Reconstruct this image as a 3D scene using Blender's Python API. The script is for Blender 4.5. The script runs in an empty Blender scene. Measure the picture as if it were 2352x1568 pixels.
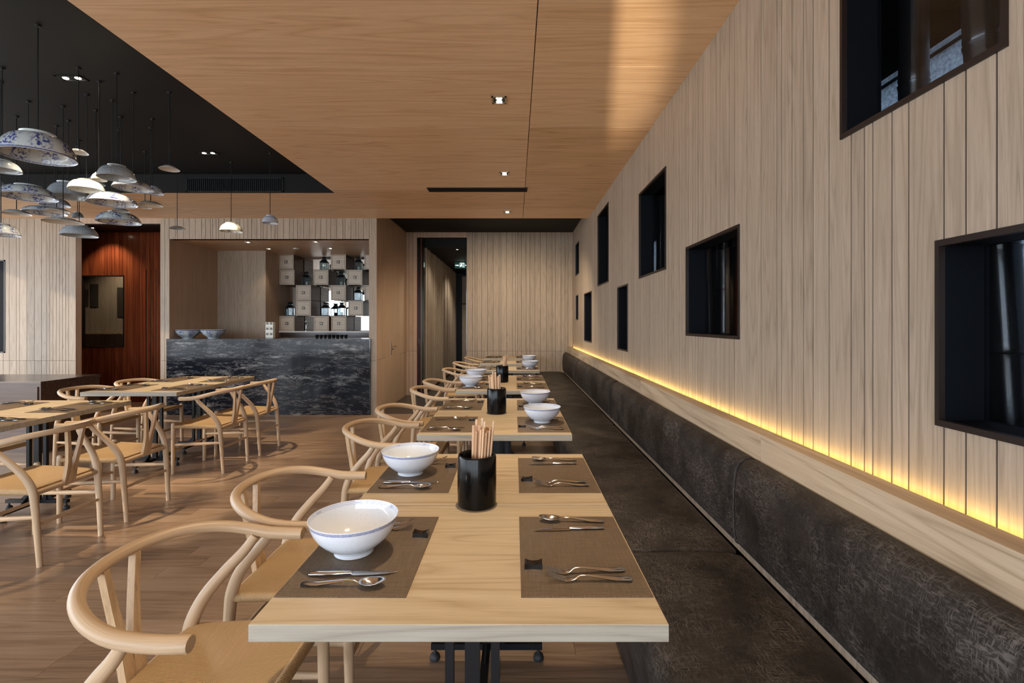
import bpy, bmesh, math, random
from mathutils import Vector, Matrix
random.seed(7)
PI = math.pi
scene = bpy.context.scene
COL = scene.collection

# ------------------------------------------------------------------ camera
# pixel frame of the photograph: 2352 x 1568, focal length 1110 px, the view axis meets the picture at (1184, 742)
F, VX, VY, CZ = 1110.0, 1184.0, 742.0, 1.37
cam_d = bpy.data.cameras.new('camera')
cam = bpy.data.objects.new('camera', cam_d); COL.objects.link(cam)
cam.location = (0, 0, CZ); cam.rotation_euler = (PI/2, 0, 0)
cam_d.sensor_width = 36.0; cam_d.lens = 36.0*F/2352.0
cam_d.shift_x = -(VX-1176.0)/2352.0; cam_d.shift_y = (VY-784.0)/2352.0
cam_d.clip_start = 0.02; cam_d.clip_end = 200
scene.camera = cam

# ------------------------------------------------------------------ world, sun, exposure
world = bpy.data.worlds.new('world'); scene.world = world; world.use_nodes = True
bg = world.node_tree.nodes['Background']
bg.inputs[0].default_value = (0.78, 0.88, 1.0, 1); bg.inputs[1].default_value = 8.0
sun_d = bpy.data.lights.new('sun', 'SUN'); sun_d.energy = 2.0; sun_d.angle = math.radians(1.0); sun_d.color = (1.0, 0.80, 0.58)
sun = bpy.data.objects.new('sun', sun_d); COL.objects.link(sun)
sun.rotation_euler = Vector((0.80, 0.50, -0.295)).to_track_quat('-Z', 'Y').to_euler()
vs = scene.view_settings
vs.view_transform = 'Standard'; vs.look = 'None'; vs.gamma = 1.0; vs.use_curve_mapping = False; vs.exposure = -0.02
scene.cycles.max_bounces = 8; scene.cycles.diffuse_bounces = 5; scene.cycles.glossy_bounces = 4
scene.cycles.caustics_reflective = False; scene.cycles.caustics_refractive = False
scene.cycles.use_denoising = True
scene.cycles.sample_clamp_indirect = 6.0

def portal(name, loc, rot, sx, sy):
    d = bpy.data.lights.new(name, 'AREA'); d.shape = 'RECTANGLE'; d.size = sx; d.size_y = sy
    d.cycles.is_portal = True
    o = bpy.data.objects.new(name, d); COL.objects.link(o); o.location = loc; o.rotation_euler = rot
# added spot lamp outside the rear windows, imitating a sun glint on the ceiling
gl_d = bpy.data.lights.new('added_glint_spot', 'SPOT'); gl_d.energy = 8000.0; gl_d.color = (1.0, .80, .55); gl_d.spot_size = .085; gl_d.spot_blend = .95; gl_d.shadow_soft_size = .02
gl = bpy.data.objects.new('added_glint_spot', gl_d); COL.objects.link(gl); gl.location = (-.9, -6.0, .35)
gl.rotation_euler = (Vector((.62, 3.0, 2.94))-Vector(gl.location)).to_track_quat('-Z', 'Y').to_euler()
portal('window_portal_rear', (-4.2, -3.45, 1.5), (PI/2, 0, 0), 10.0, 2.8)
portal('window_portal_side', (-9.45, 2.0, 1.5), (PI/2, 0, -PI/2), 10.6, 2.8)

# ------------------------------------------------------------------ constants of the room (metres)
XR = 1.09            # board face of the bench wall
XS = -2.08           # side wall of the recess
YB = 7.24            # front of bar wall
YE = 9.20            # end wall
ZC = 2.94            # timber ceiling
ZD = 3.166           # black ceiling recess
ZE = 3.10            # black ceiling in front of end wall
XC = -2.18           # edge of timber ceiling
YC = 5.83            # far edge of the black recess
XL, YR = -9.5, -3.5  # unseen left and rear window walls

def px(x, y, d):     # pixel + depth -> world point
    return Vector(((x-VX)*d/F, d, CZ+(VY-y)*d/F))

# ------------------------------------------------------------------ node helpers / materials
class NT:
    def __init__(s, name):
        s.m = bpy.data.materials.new(name); s.m.use_nodes = True
        s.t = s.m.node_tree; s.b = s.t.nodes['Principled BSDF']; s.out = s.t.nodes['Material Output']
    def n(s, typ, **kw):
        nd = s.t.nodes.new(typ)
        for k, v in kw.items(): setattr(nd, k, v)
        return nd
    def l(s, a, b): s.t.links.new(a, b)
    def put(s, sock, v):
        if isinstance(v, bpy.types.NodeSocket): s.l(v, sock)
        else: sock.default_value = v
    def math(s, op, a, b=None, c=None, clamp=False):
        nd = s.n('ShaderNodeMath', operation=op, use_clamp=clamp)
        s.put(nd.inputs[0], a)
        if b is not None: s.put(nd.inputs[1], b)
        if c is not None: s.put(nd.inputs[2], c)
        return nd.outputs[0]
    def vmath(s, op, a, b):
        nd = s.n('ShaderNodeVectorMath', operation=op); s.put(nd.inputs[0], a)
        s.put(nd.inputs[1], b); return nd.outputs[0]
    def coord(s, which='Object'): return s.n('ShaderNodeTexCoord').outputs[which]
    def noise(s, vec, scale, detail=3, rough=.55, dist=0.0):
        nd = s.n('ShaderNodeTexNoise'); s.l(vec, nd.inputs['Vector'])
        nd.inputs['Scale'].default_value = scale; nd.inputs['Detail'].default_value = detail
        nd.inputs['Roughness'].default_value = rough; nd.inputs['Distortion'].default_value = dist
        return nd.outputs[0]
    def ramp(s, fac, stops, interp='LINEAR'):
        nd = s.n('ShaderNodeValToRGB'); nd.color_ramp.interpolation = interp; s.l(fac, nd.inputs[0])
        e = nd.color_ramp.elements
        while len(e) < len(stops): e.new(0.5)
        for el, (p, c) in zip(e, stops):
            el.position = p; el.color = (c[0], c[1], c[2], 1)
        return nd.outputs[0]
    def mix(s, fac, a, b, mode='MIX'):
        nd = s.n('ShaderNodeMix', data_type='RGBA', blend_type=mode)
        s.put(nd.inputs[0], fac)
        for k, v in ((6, a), (7, b)):
            if isinstance(v, tuple): v = (v[0], v[1], v[2], 1)
            s.put(nd.inputs[k], v)
        return nd.outputs[2]
    def bump(s, h, strength=.3, dist=.002):
        nd = s.n('ShaderNodeBump'); s.l(h, nd.inputs['Height'])
        nd.inputs['Strength'].default_value = strength; nd.inputs['Distance'].default_value = dist
        s.l(nd.outputs[0], s.b.inputs['Normal'])
    def set(s, **kw):
        for k, v in kw.items():
            k = {'color': 'Base Color', 'rough': 'Roughness', 'metal': 'Metallic', 'coat': 'Coat Weight', 'coatr': 'Coat Roughness',
                 'spec': 'Specular IOR Level', 'emit': 'Emission Color', 'emits': 'Emission Strength'}.get(k, k)
            if isinstance(v, tuple) and len(v) == 3: v = (v[0], v[1], v[2], 1)
            s.put(s.b.inputs[k], v)
        return s

def plain(name, color, rough=.5, metal=0., **kw):
    return NT(name).set(color=color, rough=rough, metal=metal, **kw).m

def wood(name, dark, mid, light, axis=2, rough=.5, coat=0., vary=.12, grain=1.0, scale=1.0, spec=.4, coord='Object', pores=1.0):
    t = NT(name)
    rnd = t.n('ShaderNodeObjectInfo').outputs['Random']
    off = t.n('ShaderNodeCombineXYZ')
    for i, k in enumerate((37.0, 53.0, 29.0)): t.l(t.math('MULTIPLY', rnd, k), off.inputs[i])
    v = t.vmath('ADD', t.coord(coord), off.outputs[0])
    def st(f):
        sc = [scale]*3; sc[axis] = scale*f
        return t.vmath('MULTIPLY', v, tuple(sc))
    low = t.noise(st(.055), 3.6, 2, .5, .3)
    ring = t.math('PINGPONG', t.math('MULTIPLY', low, 30.0), 1.0)
    ring = t.math('SUBTRACT', 1.0, t.math('POWER', t.math('SUBTRACT', 1.0, ring), 2.5))
    med = t.noise(st(.05), 24.0, 3, .6)
    fine = t.noise(st(.018), 190.0, 2, .6)
    f = t.math('MULTIPLY', ring, .22*grain)
    f = t.math('ADD', f, t.math('MULTIPLY', med, .55))
    f = t.math('ADD', f, t.math('MULTIPLY', fine, .40))
    f = t.math('ADD', f, t.math('MULTIPLY_ADD', rnd, vary, -.16*grain-vary*.5+.02))
    c = t.ramp(f, [(.22, dark), (.5, mid), (.78, light)])
    pv = t.noise(st(.022), 330.0, 1, .5)
    pm = t.math('MULTIPLY', t.math('MULTIPLY_ADD', pv, 9.0, -5.2, clamp=True), t.math('MULTIPLY_ADD', med, 1.6, -.45, clamp=True))
    c = t.mix(t.math('MULTIPLY', pm, .55*pores), c, tuple(q*.62 for q in dark))
    t.set(color=c, rough=rough, coat=coat, coatr=.15, spec=spec)
    t.bump(fine, .12, .001)
    return t.m

M = {}
M['oak_wall'] = wood('oak_wall', (.255, .195, .14), (.375, .295, .22), (.46, .37, .285), 2, .55, vary=.12, grain=.8, scale=2.4)
M['oak_side'] = wood('oak_side', (.38, .26, .18), (.48, .34, .24), (.55, .40, .29), 2, .5, vary=.12, grain=.5)
M['oak_ceil'] = wood('oak_ceil', (.53, .315, .165), (.72, .47, .275), (.82, .58, .37), 0, .40, vary=.30, grain=1.2, scale=1.2)
M['oak_ledge'] = wood('oak_ledge', (.28, .20, .12), (.48, .36, .24), (.60, .48, .34), 1, .5, vary=.08)
M['oak_table'] = wood('oak_table', (.37, .265, .155), (.53, .41, .265), (.62, .50, .34), 0, .42, vary=.08, scale=1.5)
M['oak_edge_daylit'] = wood('oak_edge_daylit', (.27, .235, .18), (.375, .34, .275), (.45, .415, .345), 0, .5, vary=.08, scale=1.5)  # table oak greyed for the side faces: cool daylight put into the colour
M['ash_chair'] = wood('ash_chair', (.32, .20, .105), (.53, .36, .21), (.66, .48, .30), 2, .42, vary=.10, grain=.7)
M['ash_uv'] = wood('ash_uv', (.36, .24, .135), (.53, .375, .235), (.64, .48, .32), 1, .42, vary=.10, grain=.5, coord='UV', pores=.7)
M['floor_wood'] = wood('floor_wood', (.20, .122, .072), (.33, .215, .135), (.44, .30, .20), 0, .32, coat=.25, vary=.26, grain=.8, scale=1.5)
M['red_wood'] = wood('red_wood', (.10, .022, .010), (.19, .045, .017), (.27, .075, .028), 2, .22, coat=.5, vary=.20)
M['brown_cab'] = wood('brown_cab', (.05, .028, .018), (.085, .045, .028), (.12, .07, .045), 0, .25, coat=.4)
M['cube_face'] = wood('cube_face', (.46, .37, .28), (.58, .49, .39), (.68, .60, .50), 0, .5, vary=.08, grain=.5)
M['cube_side'] = wood('cube_side', (.14, .08, .05), (.21, .125, .08), (.28, .17, .11), 1, .5)
M['chop'] = wood('chopstick_wood', (.52, .30, .16), (.68, .43, .25), (.78, .54, .34), 2, .5, vary=.35, grain=.4)
M['black_ceil'] = plain('black_ceil', (.0095, .009, .009), .6, spec=.15)
M['black_metal'] = plain('black_metal', (.008, .008, .009), .45, 0.0, spec=.25)
M['frame_metal'] = plain('frame_metal', (.016, .009, .007), .4, .2)
M['reveal_black'] = plain('reveal_black', (.004, .005, .007), .6, spec=.08)
M['black_gloss'] = plain('black_gloss', (.006, .006, .006), .12, coat=.5)
M['holder'] = plain('holder_black', (.004, .0035, .003), .16, spec=.2)
M['steel'] = plain('steel', (.62, .61, .60), .16, 1.0)
M['brass'] = plain('brass_trim', (.75, .55, .38), .2, 1.0)
M['mirror'] = plain('mirror', (.86, .80, .72), .02, 1.0)
M['dark_gap'] = plain('dark_gap', (.012, .010, .008), .8)
M['white_wall'] = plain('white_wall', (.45, .42, .38), .7)
M['stone_dark'] = plain('stone_dark', (.045, .038, .033), .35)
M['paving'] = plain('paving', (.72, .69, .64), .8)
M['white_plastic'] = plain('white_plastic', (.75, .72, .62), .4)
M['white_paint'] = plain('white_paint', (.8, .8, .78), .5)
M['rubber'] = plain('rubber', (.015, .016, .018), .6)
M['knob_dark'] = plain('knob_dark', (.10, .085, .07), .4, .4)
M['candle'] = plain('candle', (.8, .77, .68), .5)
M['chrome_trim'] = plain('chrome_trim', (.55, .50, .44), .25, 1.0)

def emis(name, color, s):
    return NT(name).set(color=(0, 0, 0), emit=color, emits=s).m
M['bulb'] = emis('bulb', (1.0, .86, .66), 40.0)
M['bulb_dim'] = emis('bulb_dim', (1.0, .86, .66), 12.0)
M['led'] = emis('led_strip', (1.0, .68, .20), 20.0)
M['sign_white'] = emis('sign_white', (.75, 1.0, .88), 2.2)
M['sign_green'] = NT('sign_green').set(color=(.0, .02, .015), rough=.4, emit=(.0, .10, .065), emits=.25).m

def glass_mat(name, tint=(1, 1, 1), gloss=.10, rough=0.0):
    t = NT(name); tr = t.n('ShaderNodeBsdfTransparent'); gl = t.n('ShaderNodeBsdfGlossy')
    tr.inputs[0].default_value = (*tint, 1); gl.inputs['Roughness'].default_value = rough
    lw = t.n('ShaderNodeLayerWeight'); fr = t.math('MULTIPLY_ADD', t.math('POWER', lw.outputs['Facing'], 5.0), .85, .035)
    mx = t.n('ShaderNodeMixShader'); t.l(fr, mx.inputs[0]); t.l(tr.outputs[0], mx.inputs[1]); t.l(gl.outputs[0], mx.inputs[2])
    t.l(mx.outputs[0], t.out.inputs[0]); return t.m
M['glass'] = glass_mat('window_glass', (.93, .95, .97))
M['lantern_glass'] = glass_mat('lantern_glass', (.8, .86, .88))

def frosted():
    t = NT('frosted_glass'); v = t.coord()
    n = t.noise(v, 60.0, 3, .6); c = t.ramp(n, [(.3, (.18, .205, .23)), (.7, (.42, .46, .51))])
    a = t.n('ShaderNodeBsdfTranslucent'); t.l(c, a.inputs[0]); g = t.n('ShaderNodeBsdfDiffuse'); t.l(c, g.inputs[0])
    mx = t.n('ShaderNodeMixShader'); mx.inputs[0].default_value = .55
    t.l(g.outputs[0], mx.inputs[1]); t.l(a.outputs[0], mx.inputs[2]); t.l(mx.outputs[0], t.out.inputs[0]); return t.m
M['frosted'] = frosted()

def cord(name, axis):       # paper cord, bands across the given axis
    t = NT(name); v = t.coord(); s = t.n('ShaderNodeSeparateXYZ'); t.l(v, s.inputs[0])
    nz = t.noise(v, 40.0, 2); 
    x = t.math('MULTIPLY_ADD', nz, .0008, s.outputs[axis])
    w = t.math('PINGPONG', t.math('MULTIPLY', x, 1/.0023), 1.0)
    k = t.noise(t.vmath('MULTIPLY', v, (1.0, 260.0, 1.0) if axis == 1 else (260.0, 1.0, 1.0)), 1.0, 1)
    c = t.ramp(w, [(0.0, (.20, .105, .035)), (.35, (.48, .30, .135)), (1.0, (.62, .43, .22))])
    c = t.mix(t.math('MULTIPLY', k, .45), c, (.34, .20, .085))
    t.set(color=c, rough=.6); t.bump(w, .7, .0015); return t.m
M['cord_x'] = cord('cord_x', 1)
M['cord_y'] = cord('cord_y', 0)

def leather():
    t = NT('leather'); v = t.coord()
    warp = t.n('ShaderNodeTexNoise'); t.l(v, warp.inputs['Vector']); warp.inputs['Scale'].default_value = 14.0; warp.inputs['Detail'].default_value = 2
    w = t.vmath('ADD', v, t.vmath('MULTIPLY', warp.outputs['Color'], (.035, .035, .035)))
    hs = []
    for i, (rot, sc) in enumerate(((.5, (26, 330, 40)), (2.1, (330, 40, 300)), (1.2, (300, 26, 120)))):
        mp = t.n('ShaderNodeMapping'); t.l(w, mp.inputs[0]); mp.inputs['Rotation'].default_value = (rot, rot*1.7, rot*.6); mp.inputs['Scale'].default_value = sc
        nn = t.noise(mp.outputs[0], 1.0, 3, .6); hs.append(t.math('SMOOTH_MIN', t.math('MULTIPLY_ADD', nn, 6.0, -3.1, clamp=True), 1.0, .1))
    sc = t.math('MAXIMUM', t.math('MAXIMUM', hs[0], hs[1]), hs[2])
    big = t.noise(v, 5.0, 4, .6); msk = t.math('MULTIPLY_ADD', big, 3.6, -1.45, clamp=True)
    f = t.math('MULTIPLY', sc, t.math('MULTIPLY_ADD', msk, .8, .12))
    base = t.ramp(t.noise(v, 7.0, 5, .65), [(.3, (.008, .0065, .0058)), (.7, (.028, .022, .018))])
    c = t.mix(f, base, (.15, .13, .118))
    t.set(color=c, rough=.55, spec=.25); t.bump(sc, .06, .001); return t.m
M['leather'] = leather()

def marble():
    t = NT('black_marble'); v = t.coord()
    wp = t.n('ShaderNodeTexNoise'); t.l(t.vmath('MULTIPLY', v, (1.0, 1.0, 2.2)), wp.inputs['Vector']); wp.inputs['Scale'].default_value = 1.3; wp.inputs['Detail'].default_value = 5
    w = t.vmath('ADD', t.vmath('MULTIPLY', v, (.9, 1.0, 6.5)), t.vmath('MULTIPLY', wp.outputs['Color'], (.7, .7, 1.9)))
    n1 = t.noise(w, 2.3, 8, .68)
    vein = t.math('SUBTRACT', 1.0, t.math('MULTIPLY', t.math('ABSOLUTE', t.math('SUBTRACT', n1, .5)), 60.0), clamp=True)
    vein = t.math('POWER', vein, 1.5)
    pm = t.math('MULTIPLY_ADD', t.noise(t.vmath('MULTIPLY', v, (1.2, 1, 5.0)), 1.7, 4, .6), 7.0, -3.9, clamp=True)
    n2 = t.noise(w, 6.0, 9, .78)
    v2 = t.math('SUBTRACT', 1.0, t.math('MULTIPLY', t.math('ABSOLUTE', t.math('SUBTRACT', n2, .5)), 16.0), clamp=True)
    f = t.math('MAXIMUM', t.math('MULTIPLY', vein, t.math('MULTIPLY_ADD', pm, .6, .30)), t.math('MULTIPLY', v2, t.math('MULTIPLY', pm, .7)))
    c = t.mix(f, (.010, .011, .016), (.62, .61, .60))
    t.set(color=c, rough=.12, spec=.22); return t.m
M['marble'] = marble()

def mat_weave():
    t = NT('woven_mat'); v = t.coord(); s = t.n('ShaderNodeSeparateXYZ'); t.l(v, s.inputs[0])
    P = .0042
    a = t.math('SINE', t.math('MULTIPLY', s.outputs[0], 2*PI/P)); b = t.math('SINE', t.math('MULTIPLY', s.outputs[1], 2*PI/P))
    p = t.math('MULTIPLY', a, b)
    stripe = t.noise(t.vmath('MULTIPLY', v, (14.0, 260.0, 1.0)), 1.0, 2); stripe2 = t.noise(t.vmath('MULTIPLY', v, (260.0, 14.0, 1.0)), 1.0, 2)
    f = t.math('ADD', t.math('MULTIPLY_ADD', p, .34, .28), t.math('MULTIPLY', t.math('ADD', stripe, stripe2), .36))
    c = t.ramp(f, [(.30, (.030, .019, .012)), (.62, (.125, .080, .045)), (.95, (.30, .205, .115))])
    t.set(color=c, rough=.42, spec=.45); t.bump(p, .55, .0012); return t.m
M['mat'] = mat_weave()

def bambo():
    t = NT('black_bamboo'); n = t.noise(t.vmath('MULTIPLY', t.coord(), (40.0, 40.0, 3.0)), 1.0, 3)
    t.set(color=t.ramp(n, [(.35, (.008, .008, .009)), (.75, (.020, .019, .020))]), rough=.26, coat=.3); return t.m
M['bamboo'] = bambo()
M['bamboo_brown'] = plain('brown_bamboo', (.05, .024, .014), .4)

def porcelain(name, base, ink, style):
    """v of the UV map: 0 foot .. 1 rim outside, 1 rim .. 2 centre inside; u: around"""
    t = NT(name); uv = t.coord('UV'); s = t.n('ShaderNodeSeparateXYZ'); t.l(uv, s.inputs[0]); u, v = s.outputs[0], s.outputs[1]
    def band(a, b): return t.math('MULTIPLY', t.math('GREATER_THAN', v, a), t.math('LESS_THAN', v, b))
    def mx(*a):
        r = a[0]
        for q in a[1:]: r = t.math('MAXIMUM', r, q)
        return r
    rnd = t.math('MULTIPLY', t.n('ShaderNodeObjectInfo').outputs['Random'], 9.0)
    cv = t.n('ShaderNodeCombineXYZ'); t.l(u, cv.inputs[0]); t.l(v, cv.inputs[1]); t.l(rnd, cv.inputs[2])
    def blot(su, sv, th, k=7.0, det=3):
        n = t.noise(t.vmath('MULTIPLY', cv.outputs[0], (su, sv, 1.0)), 1.0, det, .6, .5)
        return t.math('MULTIPLY_ADD', n, k, -th*k, clamp=True)
    if style == 'flower':
        clus = t.math('MULTIPLY_ADD', t.math('SINE', t.math('MULTIPLY', u, 2*PI*7)), .8, .75, clamp=True)
        fl = t.math('MULTIPLY', blot(62, 15, .46, 9), clus)
        pat = mx(t.math('MULTIPLY', fl, mx(band(.28, .80), band(1.16, 1.62))),
                 band(.885, .955), t.math('MULTIPLY', blot(120, 40, .42), band(.84, .89)),
                 t.math('MULTIPLY', blot(150, 30, .40), band(1.05, 1.15)), band(1.148, 1.158))
    elif style == 'dense':
        pat = mx(t.math('MULTIPLY', blot(60, 18, .47, 5), mx(band(.14, .86), band(1.10, 1.7))), band(.90, .96), band(1.03, 1.08))
        pat = t.math('MULTIPLY', pat, .85)
    elif style == 'grey':
        pat = mx(t.math('MULTIPLY', blot(120, 34, .43, 4), mx(band(.30, .97), band(1.04, 1.75))), band(.94, .97), band(.60, .615))
        pat = t.math('MULTIPLY', pat, .6)
    elif style == 'plate':
        pat = mx(t.math('MULTIPLY', blot(50, 30, .5), mx(band(.0, .28), band(1.72, 2.0))), band(.9, .93), t.math('MULTIPLY', blot(90, 30, .45), band(.55, .75)))
        pat = t.math('MULTIPLY', pat, .7)
    else:   # rice: the dining bowls
        key = t.math('GREATER_THAN', t.math('SINE', t.math('MULTIPLY', u, 2*PI*34)), -.55)
        key2 = t.math('MULTIPLY', key, band(1.100, 1.112))
        medal = t.math('MULTIPLY', t.math('GREATER_THAN', t.math('SINE', t.math('MULTIPLY', u, 2*PI*6)), .90), t.math('MULTIPLY', blot(160, 60, .48), band(1.065, 1.145)))
        tex = blot(210, 70, .40, 4)
        pat = mx(t.math('MULTIPLY', mx(band(.865, .955)), t.math('MULTIPLY_ADD', tex, .55, .35)), band(.862, .870), band(.950, .958),
                 band(1.035, 1.043), band(1.052, 1.059), key2, t.math('MULTIPLY', t.math('SUBTRACT', 1.0, key), mx(band(1.085, 1.092), band(1.122, 1.129))),
                 band(1.150, 1.157), medal, band(1.715, 1.725), band(1.735, 1.742))
        vo = t.n('ShaderNodeTexVoronoi'); t.l(t.vmath('MULTIPLY', cv.outputs[0], (46.0, 15.0, 0.0)), vo.inputs['Vector']); vo.inputs['Scale'].default_value = 1.0; vo.inputs['Randomness'].default_value = .35
        rice = t.math('MULTIPLY', t.math('LESS_THAN', vo.outputs['Distance'], .17), mx(band(.35, .82), band(1.2, 1.66)))
        pat = mx(pat, t.math('MULTIPLY', rice, .12))
    c = t.mix(pat, base, ink)
    t.set(color=c, rough=.12, coat=.4, coatr=.04); return t.m
INK = (.035, .050, .23)
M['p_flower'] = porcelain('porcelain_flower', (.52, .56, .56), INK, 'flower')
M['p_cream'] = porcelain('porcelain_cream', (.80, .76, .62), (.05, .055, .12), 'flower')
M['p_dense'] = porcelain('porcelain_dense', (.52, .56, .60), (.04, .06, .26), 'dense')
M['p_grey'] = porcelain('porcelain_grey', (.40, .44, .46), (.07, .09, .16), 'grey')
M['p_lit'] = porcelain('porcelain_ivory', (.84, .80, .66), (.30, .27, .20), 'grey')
M['p_plate'] = porcelain('porcelain_plate', (.60, .60, .58), (.09, .09, .13), 'plate')
M['p_rice'] = porcelain('porcelain_rice', (.76, .80, .86), (.07, .10, .34), 'rice')

# ------------------------------------------------------------------ geometry helpers
def tagobj(o, label=None, cat=None, group=None, kind=None):
    if label: o['label'] = label
    if cat: o['category'] = cat
    if group: o['group'] = group
    if kind: o['kind'] = kind
    return o
def thing(name, label, cat, loc=(0, 0, 0), rz=0.0, group=None):
    o = bpy.data.objects.new(name, None); COL.objects.link(o); o.empty_display_size = .05
    o.location = loc; o.rotation_euler = (0, 0, rz)
    return tagobj(o, label, cat, group)
def mk(name, bm, mat, parent=None, smooth=None, loc=None):
    me = bpy.data.meshes.new(name); bm.normal_update(); bm.to_mesh(me); bm.free()
    for m_ in (mat if isinstance(mat, (list, tuple)) else [mat]): me.materials.append(M[m_] if isinstance(m_, str) else m_)
    if smooth:
        for p in me.polygons: p.use_smooth = True
        if smooth is not True: me.set_sharp_from_angle(angle=math.radians(smooth))
    o = bpy.data.objects.new(name, me); COL.objects.link(o)
    if parent: o.parent = parent
    if loc: o.location = loc
    return o
def struct(name, bm, mat, smooth=None):
    o = mk(name, bm, mat, None, smooth); o['kind'] = 'structure'; return o
def copy_tree(o, parent=None):
    c = o.copy(); COL.objects.link(c); c.parent = parent
    for ch in o.children: copy_tree(ch, c)
    return c
def place(proto, used, loc, rz, label, group=None, name=None):
    o = copy_tree(proto) if used.get(proto) else proto
    used[proto] = True
    o.location = loc; o.rotation_euler = (0, 0, rz); o['label'] = label
    if group: o['group'] = group
    return o
USED = {}
def box(bm, x0, x1, y0, y1, z0, z1, bev=0.0, mi=0):
    vs_ = [bm.verts.new(p) for p in ((x0, y0, z0), (x1, y0, z0), (x1, y1, z0), (x0, y1, z0), (x0, y0, z1), (x1, y0, z1), (x1, y1, z1), (x0, y1, z1))]
    fs = [bm.faces.new([vs_[i] for i in q]) for q in ((0, 3, 2, 1), (4, 5, 6, 7), (0, 1, 5, 4), (1, 2, 6, 5), (2, 3, 7, 6), (3, 0, 4, 7))]
    for f in fs: f.material_index = mi
    if bev:
        es = list({e for f in fs for e in f.edges})
        bmesh.ops.bevel(bm, geom=es, offset=bev, segments=2, affect='EDGES', profile=.6)
    return bm
def B(*a, **k): return box(bmesh.new(), *a, **k)
def frame_from(t, ref=None):
    t = t.normalized(); r = ref or (Vector((0, 0, 1)) if abs(t.z) < .9 else Vector((1, 0, 0)))
    u = (r - t*r.dot(t)).normalized(); return u, t.cross(u)
def tube(bm, pts, rads, seg=10, ref=None, flat=1.0, mi=0):
    pts = [Vector(p) for p in pts]; n = len(pts); rads = rads if isinstance(rads, (list, tuple)) else [rads]*n
    rings = []; u = None
    for i in range(n):
        t = (pts[min(i+1, n-1)]-pts[max(i-1, 0)]).normalized()
        if u is None: u, w = frame_from(t, ref)
        else:
            u = (u - t*u.dot(t)).normalized(); w = t.cross(u)
        rings.append([bm.verts.new(pts[i]+(u*math.cos(2*PI*k/seg)*flat+w*math.sin(2*PI*k/seg))*rads[i]) for k in range(seg)])
    uvl = bm.loops.layers.uv.verify(); ln = 0.0
    for i, (a, b) in enumerate(zip(rings, rings[1:])):
        l2 = ln+(pts[i+1]-pts[i]).length
        for k in range(seg):
            f = bm.faces.new((a[k], a[(k+1) % seg], b[(k+1) % seg], b[k])); f.material_index = mi
            for lp, (cu, cv) in zip(f.loops, ((k, ln), (k+1, ln), (k+1, l2), (k, l2))): lp[uvl].uv = (abs(cu-seg/2)*2*PI/seg*rads[i]*2, cv)
        ln = l2
    bm.faces.new(rings[0][::-1]).material_index = mi; bm.faces.new(rings[-1]).material_index = mi
    return bm
def spline(pts, n=6):
    P = [Vector(p) for p in pts]; P = [P[0]*2-P[1]]+P+[P[-1]*2-P[-2]]; out = []
    for i in range(1, len(P)-2):
        for k in range(n):
            t = k/n; a, b, c, d = P[i-1:i+3]
            out.append(.5*((2*b)+(c-a)*t+(2*a-5*b+4*c-d)*t*t+(3*b-a-3*c+d)*t**3))
    out.append(P[-2]); return out
def lerp_list(vals, n):
    out = []
    for a, b in zip(vals, vals[1:]): out += [a+(b-a)*k/n for k in range(n)]
    return out+[vals[-1]]
def lathe(bm, prof, seg=32, uvs=None, mi=0):
    """prof: (r, z); uvs: v per profile point"""
    uvl = bm.loops.layers.uv.verify() if uvs else None
    rings = []
    for r, z in prof:
        rings.append([bm.verts.new((r*math.cos(2*PI*k/seg), r*math.sin(2*PI*k/seg), z)) for k in range(seg)] if r > 1e-6 else [bm.verts.new((0, 0, z))])
    for i, (a, b) in enumerate(zip(rings, rings[1:])):
        for k in range(seg):
            k2 = (k+1) % seg
            if len(a) > 1 and len(b) > 1: vs_, c = (a[k], a[k2], b[k2], b[k]), ((k, i), (k+1, i), (k+1, i+1), (k, i+1))
            elif len(a) > 1: vs_, c = (a[k], a[k2], b[0]), ((k, i), (k+1, i), (k+.5, i+1))
            elif len(b) > 1: vs_, c = (a[0], b[k2], b[k]), ((k+.5, i), (k+1, i+1), (k, i+1))
            else: continue
            f = bm.faces.new(vs_); f.material_index = mi
            if uvs:
                for lp, (cu, ci) in zip(f.loops, c): lp[uvl].uv = (cu/seg, uvs[ci])
    return bm
def smooth_prof(pts, n=4):
    P = spline([(r, 0, z) for r, z in pts], n); return [(max(p.x, 0), p.z) for p in P]
def prism(bm, poly, z0, z1, axis='z', mi=0):
    def m3(a, b, c): return (a, b, c) if axis == 'z' else ((a, c, b) if axis == 'y' else (c, a, b))
    lo = [bm.verts.new(m3(a, b, z0)) for a, b in poly]; hi = [bm.verts.new(m3(a, b, z1)) for a, b in poly]
    n = len(poly)
    fs = [bm.faces.new(lo[::-1]), bm.faces.new(hi)]+[bm.faces.new((lo[i], lo[(i+1) % n], hi[(i+1) % n], hi[i])) for i in range(n)]
    for f in fs: f.material_index = mi
    bmesh.ops.recalc_face_normals(bm, faces=fs); return bm
def cells(u0, u1, v0, v1, holes):
    us = sorted({u0, u1, *[x for h in holes for x in h[:2] if u0 < x < u1]}); out = []
    for a, b in zip(us, us[1:]):
        m = (a+b)/2; cur = v0
        for h in sorted((h for h in holes if h[0] < m < h[1]), key=lambda h: h[2]):
            if h[2] > cur: out.append((a, b, cur, min(h[2], v1)))
            cur = max(cur, h[3])
        if cur < v1: out.append((a, b, cur, v1))
    return out
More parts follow.
